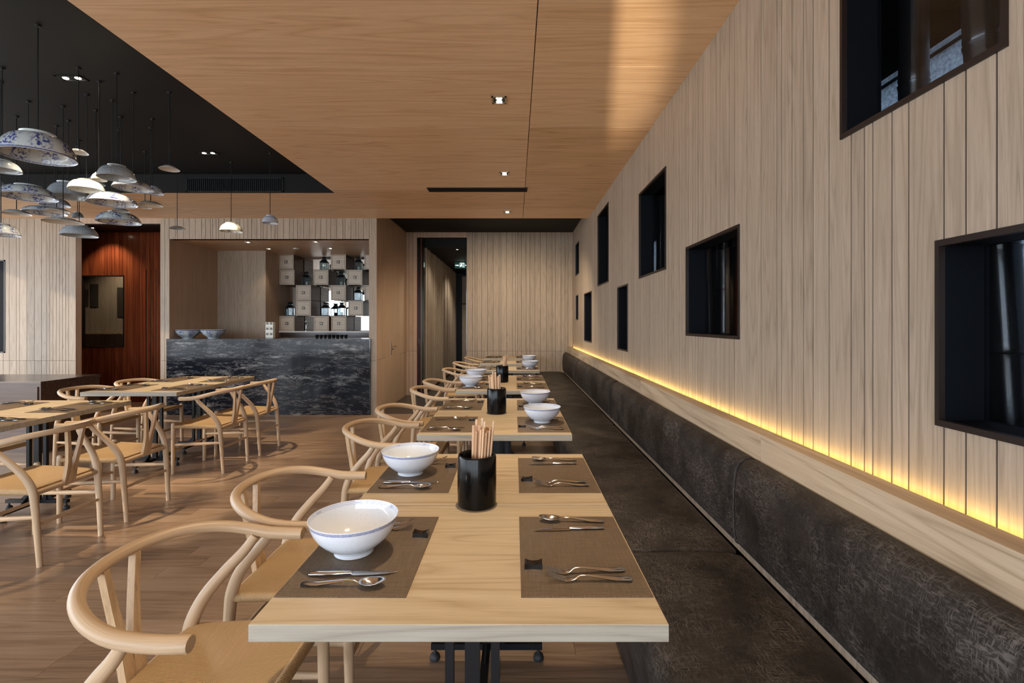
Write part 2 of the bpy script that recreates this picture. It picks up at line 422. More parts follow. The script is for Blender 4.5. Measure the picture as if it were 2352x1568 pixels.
def wall_boards(parent, mat, u0, u1, v0, v1, at, thick, facing, holes=(), gap=.005, wid=(.035, .15), seams=(), limit=300):
    """vertical boards as parts; facing 'x+','x-','y-' = direction the board face looks to"""
    u = u0; k = 0
    while u < u1-1e-4:
        w = random.choice((.035, .05, .06, .075, .09, .11, .13)); w = max(wid[0], min(wid[1], w))
        if u1-u-w < .03: w = u1-u
        zs = [v0, *seams, v1]
        for za, zb in zip(zs, zs[1:]):
            cs = cells(u+gap/2, u+w-gap/2, za+(.002 if za != v0 else 0), zb-(.002 if zb != v1 else 0), holes)
            if not cs: continue
            bm = bmesh.new()
            for a, b, c, d in cs:
                if facing == 'x-': box(bm, at, at+thick, a, b, c, d)
                elif facing == 'x+': box(bm, at-thick, at, a, b, c, d)
                else: box(bm, a, b, at, at+thick, c, d)
            mk('board', bm, mat, parent)
        u += w; k += 1

# ------------------------------------------------------------------ STRUCTURE
# floor
fl = struct('floor', B(XL-.3, 2.2, YR-.3, 14.6, -.15, -.014), 'dark_gap')
PW = .122
bm_rest = bmesh.new(); npl = 0
y = .5; row = 0
plank_meshes = {}
def plank_mesh(L):
    L = round(L, 2)
    if L not in plank_meshes:
        b = B(0, L-.0015, 0, PW-.0015, -.014, 0)
        me = bpy.data.meshes.new('plank'); b.to_mesh(me); b.free(); me.materials.append(M['floor_wood']); plank_meshes[L] = me
    return plank_meshes[L]
y = YR; row = 0
while y < YB+.02:
    x = XL + (row*0.61 % 1.2) - 1.2
    near = 1.30 <= y <= 5.2
    while x < XR:
        L = random.choice((.9, 1.05, 1.2, 1.35))
        a, b = max(x, XL), min(x+L, XR)
        vis = near and b > VX and False
        pxl = VX + a*F/max(y, .3)
        if near and b > -4.6 and a < .45 and (VX + b*F/y) > -30 and b-a > .05:
            o = bpy.data.objects.new('plank', plank_mesh(b-a)); COL.objects.link(o); o.parent = fl; o.location = (a, y, 0); npl += 1
        elif b-a > .01:
            box(bm_rest, a, b-.0015, y, min(y+PW-.0015, YB+.06), -.014, 0)
        x += L
    y += PW; row += 1
o = mk('plank_field', bm_rest, 'floor_wood', fl); o['kind'] = 'stuff'
mk('stone_slab', B(XS, XR+.1, YB+.065, 14.4, -.014, .0005), 'stone_dark', fl)
mk('timber_field', B(XL, XS-.0, YB+.065, 14.4, -.014, .0), 'floor_wood', fl)

# bench wall with its windows (y0, y1, z0, z1)
WIN = [(1.0716, 1.611, 1.99, 2.64), (.74, 1.245, 1.115, 1.575), (2.351, 3.075, 1.299, 1.844), (3.497, 4.247, 1.768, 2.497),
       (5.654, 6.385, 1.859, 2.78), (4.69, 5.148, 1.10, 1.746), (6.914, 7.633, 1.10, 1.827), (8.29, 8.74, 2.228, 2.775), (8.38, 8.68, 1.436, 1.858)]
bm = bmesh.new()
for a, b, c, d in cells(YR, YE+.1, 0, 3.3, WIN): box(bm, XR+.0025, XR+.115, a, b, c, d)
wr = struct('wall_right', bm, 'dark_gap')
wall_boards(wr, 'oak_wall', -.6, YE, .80, 3.12, XR, .012, 'x-', WIN)
mk('panel_rear', B(XR, XR+.012, YR, -.6, 0, 3.12), 'oak_wall', wr)
for i, (a, b, c, d) in enumerate(WIN):
    e = .008
    bm = bmesh.new()   # black lined reveal
    for q in ((a, b, c, c+.006), (a, b, d-.006, d), (a, a+.006, c, d), (b-.006, b, c, d)): box(bm, XR-.004, XR+.125, q[0], q[1], q[2], q[3])
    w = struct('window_%d' % (i+1), bm, 'reveal_black')
    bm = bmesh.new()   # brown metal edge frame, proud of the boards
    for q in ((a-.004, b+.004, c-.008, c+e), (a-.004, b+.004, d-e, d+.008), (a-.004, a+e, c+e, d-e), (b-e, b+.004, c+e, d-e)): box(bm, XR-.007, XR+.010, q[0], q[1], q[2], q[3])
    mk('window_frame', bm, 'frame_metal', w)
    mk('pane', B(XR+.112, XR+.116, a+.006, b-.006, c+.006, d-.006), 'glass' if i != 8 else 'frosted', w)
# shaft behind the bench wall: black outer wall with strips of frosted glass, bamboo poles stand in it
OUT = [(.45, 2.75, .95, 2.60), (6.35, 7.0, 1.2, 2.5), (9.3, 9.9, 1.2, 2.6)]
bm = bmesh.new()
for a, b, c, d in cells(-1.2, 11.5, 0, 3.3, OUT): box(bm, 1.90, 1.98, a, b, c, d)
box(bm, XR+.12, 1.98, -1.3, -1.2, 0, 3.3); box(bm, XR+.12, 1.98, 11.5, 11.6, 0, 3.3); box(bm, XR+.12, 1.98, -1.2, 11.5, 3.2, 3.3)
so = struct('wall_outer', bm, 'reveal_black')
for a, b, c, d in OUT: mk('pane', B(1.93, 1.94, a, b, c, d), 'frosted', so)
mk('transom', B(1.86, 1.90, .45, 2.75, 2.60, 2.70), 'steel', so)
mk('transom', B(1.85, 1.90, .45, 2.75, .90, .95), 'steel', so)

# end wall, with the corridor doorway
DOOR = [(-1.873, -.928, 0, 3.0)]
bm = bmesh.new()
for a, b, c, d in cells(XS-.1, XR+.1, 0, 3.3, DOOR): box(bm, a, b, YE+.0025, YE+.10, c, d)
we = struct('wall_end', bm, 'dark_gap')
wall_boards(we, 'oak_wall', -.928, XR, 0, ZE, YE, .012, 'y-', (), seams=(.84,), wid=(.035, .11))
wall_boards(we, 'oak_side', XS, -1.873, 0, ZE, YE, .012, 'y-', (), seams=(.84,), wid=(.05, .11))
mk('header_board', B(-1.873, -.928, YE, YE+.012, 3.0, ZE), 'oak_side', we)
# doorway lining
dl = struct('door_1', B(-1.873, -1.745, YE+.0, YE+.16, 0, 3.0), 'black_gloss')
mk('jamb_edge', B(-1.80, -1.785, YE-.006, YE, 0, 2.98), 'red_wood', dl)
mk('jamb', B(-.94, -.928, YE+.01, YE+.16, 0, 3.0), 'black_gloss', dl)
# corridor
wc = struct('wall_corridor', B(-1.86, -1.745, YE+.16, 14.2, 0, 2.9), 'dark_gap')
yy = YE+.18
while yy < 14.05:
    w = random.choice((.03, .045, .06)); 
    mk('slat', B(-1.76+random.choice((0, .012)), -1.726+random.choice((-.012, 0, .008)), yy, yy+w, .05, 2.83), 'oak_wall', wc); yy += w+random.choice((.03, .05))
struct('ceiling_corridor', B(-1.9, 1.2, YE+.1, 14.4, 2.83, 3.4), 'black_ceil')
struct('wall_corridor_far', B(-1.9, 1.2, 14.2, 14.4, 0, 2.9), 'black_metal')
d2 = struct('door_2', B(-1.62, -.4, 14.16, 14.2, 0, 2.78), 'black_metal')
mk('door_leaf', B(-1.56, -.6, 14.13, 14.16, .02, 1.92), 'oak_wall', d2)
mk('transom_panel', B(-1.56, -.6, 14.135, 14.16, 1.95, 2.74), 'oak_wall', d2)
struct('wall_corridor_right', B(-.6, -.5, YE+.11, 14.2, 0, 2.83), 'oak_side')

# side wall of the recess with flush door
ws = struct('wall_side', B(XS-.11, XS-.002, YB+.012, YE+.1, 0, 3.3), 'dark_gap')
wall_boards(ws, 'oak_side', YB, YE, 0, ZE, XS, .012, 'x+', (), seams=(.82,), gap=.002, wid=(.05, .13))
d3 = struct('door_3', B(XS, XS+.003, 7.72, 8.62, .02, 2.45), 'oak_side')
h = mk('handle_plate', B(XS+.003, XS+.012, 8.06, 8.09, .84, 1.06), 'steel', d3)
bm = bmesh.new(); tube(bm, [(XS+.01, 8.075, .98), (XS+.05, 8.075, .98)], .009); tube(bm, [(XS+.05, 8.065, .98), (XS+.05, 8.20, .98)], .009)
mk('handle_lever', bm, 'steel', h, 40)
struct('ceiling_recess', B(XS-.1, XR+.1, YB+.03, YE+.1, ZE, ZE+.1), 'black_ceil')

# bar wall (front at YB): holes = bar niche, doorway to the red room, left window
NX0, NX1, NZ = -5.19, -2.19, 2.63
BARH = [(NX0, NX1, 0, NZ), (-6.594, -5.316, 0, 2.86), (-8.30, -7.644, .926, 2.316)]
bm = bmesh.new()
for a, b, c, d in cells(XL, XS-.012, 0, 3.3, BARH): box(bm, a, b, YB+.003, YB+.10, c, d)
wb = struct('wall_bar', bm, 'dark_gap')
wall_boards(wb, 'oak_wall', XL, -6.594, 0, ZC, YB, .012, 'y-', BARH, seams=(.81,), wid=(.045, .11))
wall_boards(wb, 'oak_wall', -5.316, NX0, 0, ZC, YB, .012, 'y-', (), seams=(.81,), wid=(.045, .06))
wall_boards(wb, 'oak_wall', NX0, NX1, NZ, ZC, YB, .012, 'y-', (), wid=(.035, .09))
wall_boards(wb, 'oak_wall', NX1, XS, 0, ZC, YB, .012, 'y-', (), wid=(.09, .11), seams=(.81,))
mk('jamb_lining', B(NX0-.004, NX0+.004, YB, YB+.101, 0, NZ), 'oak_side', wb)
mk('jamb_lining', B(NX1-.004, NX1+.004, YB, YB+.101, 0, NZ), 'oak_side', wb)
mk('jamb_lining', B(-6.598, -6.590, YB, YB+.101, 0, 2.86), 'oak_side', wb)
mk('jamb_lining', B(-5.320, -5.312, YB, YB+.101, 0, 2.86), 'oak_side', wb)
mk('header_board', B(-6.594, -5.316, YB, YB+.012, 2.86, ZC), 'oak_side', wb)
w10 = struct('window_10', B(-8.30, -7.644, YB+.05, YB+.06, .926, 2.316), 'reveal_black')
bm = bmesh.new()
for q in ((-8.30, -7.644, .926, .945), (-8.30, -7.644, 2.297, 2.316), (-7.663, -7.644, .926, 2.316), (-8.30, -8.281, .926, 2.316)): box(bm, q[0], q[1], YB-.005, YB+.055, q[2], q[3])
mk('window_frame', bm, 'frame_metal', w10)
# bar niche
wn = struct('wall_niche', B(NX0-.10, NX0, YB+.1, 8.42, 0, NZ), 'oak_side')
bm = bmesh.new(); box(bm, NX0-.1, -4.354, 8.423, 8.50, 0, NZ); box(bm, -4.42, -4.354, 8.50, 9.35, 0, NZ)
wn2 = struct('wall_niche_back', bm, 'oak_side')
wall_boards(wn2, 'oak_wall', NX0, -4.354, 0, NZ, 8.42, .014, 'y-', (), wid=(.05, .13))
struct('wall_niche_right', B(NX1, XS-.11, YB+.1, 9.40, 0, NZ), 'oak_side')
struct('ceiling_niche', B(NX0-.1, NX1+.1, YB+.012, 9.45, NZ, NZ+.08), 'oak_ceil')
wm = struct('wall_mirror', B(-4.354, NX1, 9.34, 9.40, 0, NZ), 'cube_side')
mk('mirror_sheet', B(-4.30, NX1, 9.335, 9.34, 1.18, 2.60), 'mirror', wm)

# red room behind the bar wall
RY = 8.40
RW = [(-7.54, -6.80, .954, 2.20)]
bm = bmesh.new()
for a, b, c, d in cells(XL, -5.2, 0, 3.3, RW): box(bm, a, b, RY+.012, RY+.06, c, d)
wred = struct('wall_red', bm, 'dark_gap')
wall_boards(wred, 'red_wood', -8.2, -5.3, 0, 3.1, RY, .012, 'y-', RW, wid=(.06, .11), gap=.006)
w11 = struct('window_11', B(-7.54, -6.80, RY+.035, RY+.04, .954, 2.20), 'glass')
bm = bmesh.new()
for q in ((-7.54, -6.80, .954, .972), (-7.54, -6.80, 2.182, 2.20), (-6.818, -6.80, .954, 2.20), (-7.54, -7.522, .954, 2.20)): box(bm, q[0], q[1], RY-.006, RY+.05, q[2], q[3])
mk('window_frame', bm, 'frame_metal', w11)
for xq in (-6.41, -6.33, -6.24): mk('trim_strip', B(xq-.006, xq+.006, RY-.008, RY, .2, 2.3), 'brass', wred)
wbk = struct('wall_back_room', B(XL, -5.2, 9.9, 10.0, 0, 3.2), 'dark_gap')
wall_boards(wbk, 'oak_wall', -8.9, -7.2, .0, 3.1, 9.888, .012, 'y-', (), wid=(.09, .13))
for q in ((-8.79, -8.73, 1.72, 2.06), (-8.69, -8.53, 1.70, 2.17), (-8.14, -8.02, 1.5, 2.1)): mk('dark_niche', B(q[0], q[1], 9.876, 9.889, q[2], q[3]), 'knob_dark', wbk)
mk('shelf', B(-8.9, -7.9, 9.76, 9.888, 1.15, 1.19), 'oak_ledge', wbk)
struct('ceiling_red_room', B(XL, -5.2, YB+.1, 10.0, 2.95, 3.0), 'black_ceil')
struct('wall_left_far', B(XL-.1, XL, YB+.1, 10.0, 0, 3.3), 'oak_side')
struct('wall_red_right', B(-5.30, -5.2, 8.5, 10.0, 0, 3.3), 'oak_side')

# ceilings
cl = struct('ceiling', B(XC, XR+.1, YR, YB+.02, ZC+.012, ZC+.30), 'dark_gap')
mk('soffit', B(XL, XC, YC, YB+.02, ZC+.012, ZC+.30), 'dark_gap', cl)
ys = [2.957+.9185*k for k in range(-7, 5)]
ys = [YR]+[q for q in ys if YR < q < YB-.2]+[YB+.0]
for a, b in zip(ys, ys[1:]):
    mk('panel', B(XC, .11-.0025, a+.0025, b-.0025, ZC, ZC+.012), 'oak_ceil', cl)
    mk('panel', B(.11+.003, XR, a+.0025, b-.0025, ZC, ZC+.012), 'oak_ceil', cl)
xs = [XL, -7.0, -4.6, XC]
for a, b in zip(xs, xs[1:]): mk('panel', B(a+.0015, b-.0015, YC, YB, ZC, ZC+.012), 'oak_ceil', cl)
bm = bmesh.new(); box(bm, XL, XC+.002, YR, YC, ZD, ZD+.1); box(bm, XL, XC, YC-.004, YC, ZC, ZD); box(bm, XC-.004, XC, YR, YC, ZC, ZD)
struct('ceiling_black', bm, 'black_ceil')

# unseen window walls at the rear and the left (they let the daylight in)
bm = bmesh.new(); REAR = [(-9.2+1.45*k, -9.2+1.45*k+1.33, .10, 2.85) for k in range(7)]
for a, b, c, d in cells(XL, XR+.1, 0, 3.3, REAR): box(bm, a, b, YR-.12, YR, c, d)
struct('wall_rear', bm, 'white_wall')
bm = bmesh.new(); LEFT = [(-3.2+1.5*k, -3.2+1.5*k+1.36, .10, 2.85) for k in range(7)]
for a, b, c, d in cells(YR, YB+.1, 0, 3.3, LEFT): box(bm, XL-.12, XL, a, b, c, d)
struct('wall_left', bm, 'white_wall')
gd = struct('ground', B(-60, 60, -60, 60, -.5, -.16), 'paving')

# ------------------------------------------------------------------ bench side: ledge, LED strip, banquette
ld = struct('trim_1', B(.995, 1.05, -.6, YE, .05, .90), 'dark_gap')
ly = [-.6, 1.94, 3.80, 5.70, 7.55, YE]
for a, b in zip(ly, ly[1:]): mk('ledge_board', B(.983, 1.057, a+.001, b-.001, .812, .922, bev=.002), 'oak_ledge', ld)
mk('pale_strip', B(.915, .925, -.6, YE, .44, .50), 'oak_wall', ld)
tagobj(mk('led_strip', B(1.058, 1.066, -.5, YE-.05, .900, .908), 'led'), 'yellow light strip hidden behind the ledge above the banquette', 'light strip')

bq = thing('banquette', 'long dark brown distressed leather banquette running along the timber wall', 'bench')
sy = [-.6, 1.955, 4.42, 6.9, YE-.01]
by_ = [-.6, 1.985, 4.60, 7.22, YE-.01]
seat_prof = [(.42, .05), (.395, .25), (.378, .37), (.379, .405), (.392, .433), (.42, .448), (.46, .452), (.66, .456), (.86, .451), (.903, .44), (.905, .05)]
back_prof = [(.985, .475), (.93, .467), (.905, .475), (.897, .52), (.893, .62), (.896, .70), (.903, .762), (.917, .796), (.940, .814), (.966, .819), (.982, .814)]
def extr(prof, y0, y1, cx, cz):
    bm = bmesh.new(); secs = []
    for yy, k in ((y0+.002, .030), (y0+.006, .012), (y0+.016, .003), (y0+.03, 0), *[(y0+.03+(y1-y0-.06)*q/6, 0) for q in range(1, 6)], (y1-.03, 0), (y1-.016, .003), (y1-.006, .012), (y1-.002, .030)):
        secs.append([bm.verts.new((x+(cx-x)*min(1, k/.25), yy, z+(cz-z)*min(1, k/.25))) for x, z in prof])
    n = len(prof)
    for a, b in zip(secs, secs[1:]):
        for i in range(n): bm.faces.new((a[i], a[(i+1) % n], b[(i+1) % n], b[i]))
    bm.faces.new(secs[0][::-1]); bm.faces.new(secs[-1])
    bmesh.ops.recalc_face_normals(bm, faces=bm.faces[:]); return bm
for a, b in zip(sy, sy[1:]): mk('seat_cushion', extr(seat_prof, a, b, .65, .30), 'leather', bq, 50)
for a, b in zip(by_, by_[1:]):
    c = mk('back_cushion', extr(back_prof, a, b, .96, .64), 'leather', bq, 50)
    pp = [(x, b-.004, z) for x, z in back_prof[1:-1]]
    mk('piping', tube(bmesh.new(), spline(pp, 3), .004, 6), 'leather', c, True)
mk('plinth', B(.45, .90, -.6, YE-.01, 0, .06), 'black_metal', bq)

# ------------------------------------------------------------------ ceiling fittings
def spot(parent, loc, target, power, size=1.0, blend=.7, color=(1.0, .80, .55), r=.03):
    d = bpy.data.lights.new('lamp_light', 'SPOT'); d.energy = power; d.spot_size = size; d.spot_blend = blend; d.color = color; d.shadow_soft_size = r
    o = bpy.data.objects.new('lamp_light', d); COL.objects.link(o); o.parent = parent; o.location = loc
    o.rotation_euler = (Vector(target)-Vector(loc)).to_track_quat('-Z', 'Y').to_euler(); return o
def downlight(x, y, z, label, frame_mat, power, nb=2, along='y', s=.055, size=1.05, group=None, tgt=(0, 0), bulb='bulb', color=(1.0, .80, .55)):
    t = thing('downlight', label, 'downlight', (x, y, z), 0 if along == 'y' else PI/2, group)
    bm = bmesh.new(); hx, hy = s*.95, s*(1.0 if nb == 2 else .95)
    if along != 'y': hy = s*1.9; hx = s*.8
    for q in ((-hx, hx, -hy, -hy+.012), (-hx, hx, hy-.012, hy), (-hx, -hx+.012, -hy, hy), (hx-.012, hx, -hy, hy)): box(bm, q[0], q[1], q[2], q[3], -.006, .0)
    mk('trim_frame', bm, frame_mat, t)
    mk('well', B(-hx+.012, hx-.012, -hy+.012, hy-.012, -.002, -.001), 'black_metal', t)
    for k in range(nb):
        yy = 0 if nb == 1 else (k-.5)*hy*.98
        bm = bmesh.new(); lathe(bm, [(0, -.005), (s*.34, -.005), (s*.38, -.002)], 16)
        mk('bulb', bm, bulb, t)
    # bulbs were built centred: move them to their sockets
    for k, ch in enumerate([c for c in t.children if c.name.startswith('bulb')]): ch.location.y = 0 if nb == 1 else (k-.5)*hy*.95
    if power: spot(t, (0, 0, -.03), (tgt[0], tgt[1], -2.0), power, size, color=color)
    return t
for i, yy in enumerate((1.70, 3.397, 5.066, 6.81)):
    nm = ['above the first tables', 'nearest in view on the timber ceiling', 'second in view, before the ceiling slot', 'farthest on the timber ceiling'][i]
    downlight(-.115, yy, ZC, 'square twin-bulb downlight ' + nm, 'chrome_trim', 120 if i < 3 else 200, size=1.35 if i < 3 else 2.3, tgt=(0, 0) if i < 3 else (-.1, 1.1), group='row of square downlights')
for (x, y, lb) in ((-3.25, 3.54, 'black twin-bulb downlight in dark ceiling above front left tables'), (-3.24, 5.10, 'black twin-bulb downlight in dark ceiling before the air grille')):
    downlight(x, y, ZD, lb, 'black_metal', 330, along='x', s=.05, size=1.0, group='twin downlights in the dark ceiling')
for k, (xp, yp, lb) in enumerate(((570, 556, 'left front'), (725, 555, 'right front'), (618, 571, 'left rear'), (759, 570, 'right rear'))):
    d = (NZ-CZ)*F/(VY-yp); p = px(xp, yp, d)
    downlight(p.x, d, NZ, 'small round downlight in bar niche ceiling, ' + lb, 'white_paint', 14, nb=1, s=.045, size=1.6, group='niche downlights', bulb='bulb_dim')
bm = bmesh.new(); lathe(bm, [(0, -.012), (.045, -.012), (.055, 0)], 20)
tagobj(mk('smoke_detector', bm, 'white_paint', None, 40, (-3.70, 8.15, NZ)), 'white round smoke detector on the bar niche ceiling', 'detector')
downlight(px(1049, 571, 9.48).x, 9.55, 2.83, 'small bright downlight in the dark corridor ceiling', 'black_metal', 45, nb=1, s=.04, size=2.4, color=(1, .92, .78))
downlight(-1.1, 12.2, 2.83, 'far downlight in the dark corridor ceiling', 'black_metal', 90, nb=1, s=.04, size=2.4, color=(1, .92, .78))
downlight(-7.0, 8.0, 2.95, 'downlight washing the red timber wall behind the doorway', 'black_metal', 45, nb=1, s=.04, size=1.6, tgt=(0, .8))
downlight(-7.6, 9.3, 2.95, 'downlight in the room behind the red wall window', 'black_metal', 60, nb=1, s=.04, size=2.0, tgt=(0, .8))
# slot diffuser
sd = thing('slot_diffuser', 'long narrow black air slot in the timber ceiling', 'air vent', (-.445, 5.68, ZC))
bm = bmesh.new()
for q in ((-.585, .585, -.085, -.075), (-.585, .585, .075, .085), (-.585, -.575, -.085, .085), (.575, .585, -.085, .085)): box(bm, q[0], q[1], q[2], q[3], -.006, 0)
mk('slot_frame', bm, 'black_metal', sd); mk('slot_well', B(-.575, .575, -.075, .075, -.002, -.001), 'reveal_black', sd)
for k in range(4): mk('louver', B(-.575, .575, -.06+.034*k, -.05+.034*k, -.005, -.002), 'black_ceil', sd)
# air grille on the step of the black ceiling
ag = thing('air_grille', 'black air-conditioning grille on step of the dark ceiling', 'air vent', (-3.38, YC-.004, 3.035))
bm = bmesh.new()
for q in ((-.585, .585, -.09, -.075), (-.585, .585, .075, .09), (-.585, -.57, -.09, .09), (.57, .585, -.09, .09)): box(bm, q[0], q[1], -.012, 0, q[2], q[3])
mk('grille_frame', bm, 'black_metal', ag)
mk('grille_well', B(-.57, .57, -.003, -.001, -.075, .075), 'reveal_black', ag)
for k in range(46): mk('grille_bar', B(-.56+.0245*k, -.552+.0245*k, -.010, -.003, -.075, .075), 'black_metal', ag)

# ------------------------------------------------------------------ bar counter and niche furniture
bc = thing('bar_counter', 'bar counter faced with glossy black marble streaked with white', 'counter', (0, 0, 0))
cx = [-5.21, -4.222, -3.19, -2.18]
for a, b in zip(cx, cx[1:]): mk('marble_slab', B(a+.001, b-.001, YB-.03, YB-.005, 0, 1.115), 'marble', bc)
mk('counter_top', B(-5.18, -2.20, YB-.004, YB+.60, 1.115, 1.135), 'marble', bc)
mk('top_edge', B(-5.21, -2.18, YB-.032, YB-.004, 1.115, 1.135), 'marble', bc)
mk('end_edge', B(-2.18, -2.165, YB-.034, YB-.004, 0, 1.135), 'black_gloss', bc)
mk('counter_body', B(-5.16, -2.21, YB-.004, YB+.50, 0, 1.11), 'black_metal', bc)
# back bar worktop
tagobj(mk('back_worktop', B(-4.34, NX1-.01, 8.86, 9.33, 1.20, 1.225), 'white_paint'), 'pale worktop shelf under the drawer boxes behind bar', 'shelf')
tagobj(mk('back_cabinet', B(-4.34, NX1-.01, 8.95, 9.33, 0, 1.20), 'brown_cab'), 'dark cabinet below the pale shelf at back of bar', 'cabinet')
CD = 8.90   # front plane of drawer boxes
cube = thing('drawer_box', '', 'drawer box', group='drawer boxes stacked on the mirror wall')
S = .275
mk('box_shell', B(-S/2, S/2, .008, .415, 0, S), 'cube_side', cube)
bm = bmesh.new(); e = .016
for q in ((-S/2, S/2, 0, e), (-S/2, S/2, S-e, S), (-S/2, -S/2+e, e, S-e), (S/2-e, S/2, e, S-e)): box(bm, q[0], q[1], 0, .012, q[2], q[3])
mk('front_frame', bm, 'cube_face', cube)
df = mk('drawer_front', B(-S/2+e+.007, S/2-e-.007, .002, .010, e+.007, S-e-.007), 'cube_face', cube)
mk('knob', B(-.026, .026, -.012, .002, S/2-.026, S/2+.026, bev=.003), 'knob_dark', df)
mk('knob_centre', B(-.012, .012, -.014, -.011, S/2-.012, S/2+.012), 'cube_face', df)
ROWS = {1: (585, [(640, 'far left'), (760, 'middle'), (837, 'right edge')]), 2: (620.2, [(642, 'left'), (720, 'middle'), (798, 'right')]),
        3: (655.4, [(680, 'left'), (760, 'middle'), (837, 'right edge')]), 4: (690.6, [(680, 'left'), (800, 'right')]), 5: (725.8, [(642, 'left'), (721, 'middle'), (761, 'right')])}
rn = {1: 'top row', 2: 'second row', 3: 'third row', 4: 'fourth row', 5: 'bottom row'}
zrow = {r: 1.227+.2835*(5-r) for r in ROWS}
for r, (ty, cols) in ROWS.items():
    for xl, pos in cols:
        X = (xl+17-VX)*CD/F
        place(cube, USED, (X, CD, zrow[r]), 0, 'pale wooden drawer box with square knob, %s, %s' % (rn[r], pos))
# lanterns
def make_lantern():
    t = thing('lantern', '', 'lantern', group='black lanterns on the drawer boxes'); w = .062
    mk('base', B(-w-.006, w+.006, -w-.006, w+.006, 0, .016, bev=.003), 'black_metal', t)
    for sx in (-1, 1):
        for sy_ in (-1, 1): mk('post', B(sx*w-.005, sx*w+.005, sy_*w-.005, sy_*w+.005, .016, .150), 'black_metal', t)
    for q in ((-w, w, -w-.001, -w+.001), (-w, w, w-.001, w+.001), (-w-.001, -w+.001, -w, w), (w-.001, w+.001, -w, w)): mk('pane', B(q[0], q[1], q[2], q[3], .016, .150), 'lantern_glass', t)
    bm = bmesh.new(); lathe(bm, [(w*1.62, .148), (w*1.62, .156), (w*.72, .205), (w*.72, .225), (0, .225)], 4); bmesh.ops.rotate(bm, verts=bm.verts, cent=(0, 0, 0), matrix=Matrix.Rotation(PI/4, 3, 'Z'))
    rf = mk('roof', bm, 'black_metal', t)
    bm = bmesh.new(); lathe(bm, [(w*.50, .225), (w*.95, .252), (w*.90, .254), (0, .235)], 4); bmesh.ops.rotate(bm, verts=bm.verts, cent=(0, 0, 0), matrix=Matrix.Rotation(PI/4, 3, 'Z'))
    mk('vent_crown', bm, 'black_metal', rf)
    bm = bmesh.new(); tube(bm, [(.030*math.cos(a), 0, .245+.024*math.sin(a)) for a in [PI*k/10 for k in range(11)]], .004, 6)
    mk('ring_handle', bm, 'black_metal', rf)
    bm = bmesh.new(); lathe(bm, [(0, .016), (.024, .016), (.024, .075), (0, .078)], 14); mk('candle', bm, 'candle', t, 40)
    return t
lan = make_lantern()
for xp, r, lb in ((745, 1, 'top row, left of the two'), (824, 1, 'top row, right of the two'), (705, 2, 'second row, left of the two'), (784, 2, 'second row, right of the two'),
                  (823, 3, 'third row'), (667, 4, 'fourth row, far left in shade'), (748, 4, 'fourth row, middle'), (785, 4, 'fourth row, right')):
    place(lan, USED, ((xp-VX)*9.08/F, 9.08, zrow[r]-.006), .12, 'black candle lantern with glass sides, '+lb)
# stack of small card boxes on the counter
sb0 = thing('tile_box', '', 'box', group='stack of cream boxes behind counter')
mk('box_body', B(-.06, .06, -.035, .035, 0, .083, bev=.003), 'white_plastic', sb0)
for sx in (-1, 1): mk('dark_window', B(sx*.03-.020, sx*.03+.020, -.037, -.034, .045, .078), 'knob_dark', sb0)
for k, lb in enumerate(('lowest of stack', 'middle of stack', 'top of stack')):
    place(sb0, USED, ((621-VX)*7.66/F, 7.66, 1.137+.0835*k), 0, 'cream box with two dark squares on bar counter, '+lb)
# chrome tap at back of bar
tp = thing('bar_tap', 'small chrome swan-neck tap on the shelf behind bar', 'tap', ((703-VX)*9.05/F, 9.05, 1.226))
bm = bmesh.new(); lathe(bm, [(0, 0), (.03, 0), (.03, .008), (.01, .014), (0, .014)], 14); mk('tap_base', bm, 'steel', tp, 40)
mk('tap_neck', tube(bmesh.new(), spline([(0, 0, .012), (0, 0, .13), (.005, -.02, .175), (.01, -.06, .185), (.012, -.085, .16)], 5), .008, 8), 'steel', tp, True)
mk('tap_lever', tube(bmesh.new(), [(0, 0, .10), (.05, .0, .14)], .006, 6), 'steel', tp, True)
# row of small dark cups on counter edge below the shelf
cp = bmesh.new(); lathe(cp, [(0, 0), (.022, 0), (.03, .05), (.027, .05), (.02, .006), (0, .006)], 14)
cup = tagobj(mk('tea_cup', cp, 'black_gloss', None, 40), 'dark tea cup in row behind bar counter', 'cup', 'dark cups behind the bar')
for k in range(8):
    o = cup if k == 0 else cup.copy()
    if k: COL.objects.link(o)
    o.location = ((728+9.5*k-VX)*7.75/F, 7.75, 1.136)

# ------------------------------------------------------------------ exit sign in corridor
es = thing('exit_sign', 'green lit exit sign with running figure and arrow in corridor', 'sign', (-1.28, 11.5, 2.675))
mk('sign_body', B(-.17, .17, 0, .03, 0, .145, bev=.004), 'sign_green', es)
Zs = .072
mk('arrow', prism(bmesh.new(), [(.085, Zs-.009), (.115, Zs-.009), (.115, Zs-.034), (.158, Zs), (.115, Zs+.034), (.115, Zs+.009), (.085, Zs+.009)], -.003, -.001, 'y'), 'sign_white', es)
bm = bmesh.new()
for q in ((-.045, -.037, .02, .13), (.045, .06, .02, .13), (-.045, .06, .122, .13)): box(bm, q[0], q[1], -.003, -.001, q[2], q[3])
mk('door_mark', bm, 'sign_white', es)
bm = bmesh.new(); lathe(bm, [(0, 0), (.011, 0), (.011, .002), (0, .002)], 12); bmesh.ops.rotate(bm, verts=bm.verts, cent=(0, 0, 0), matrix=Matrix.Rotation(PI/2, 3, 'X')); bmesh.ops.translate(bm, verts=bm.verts, vec=(.008, -.001, .112))
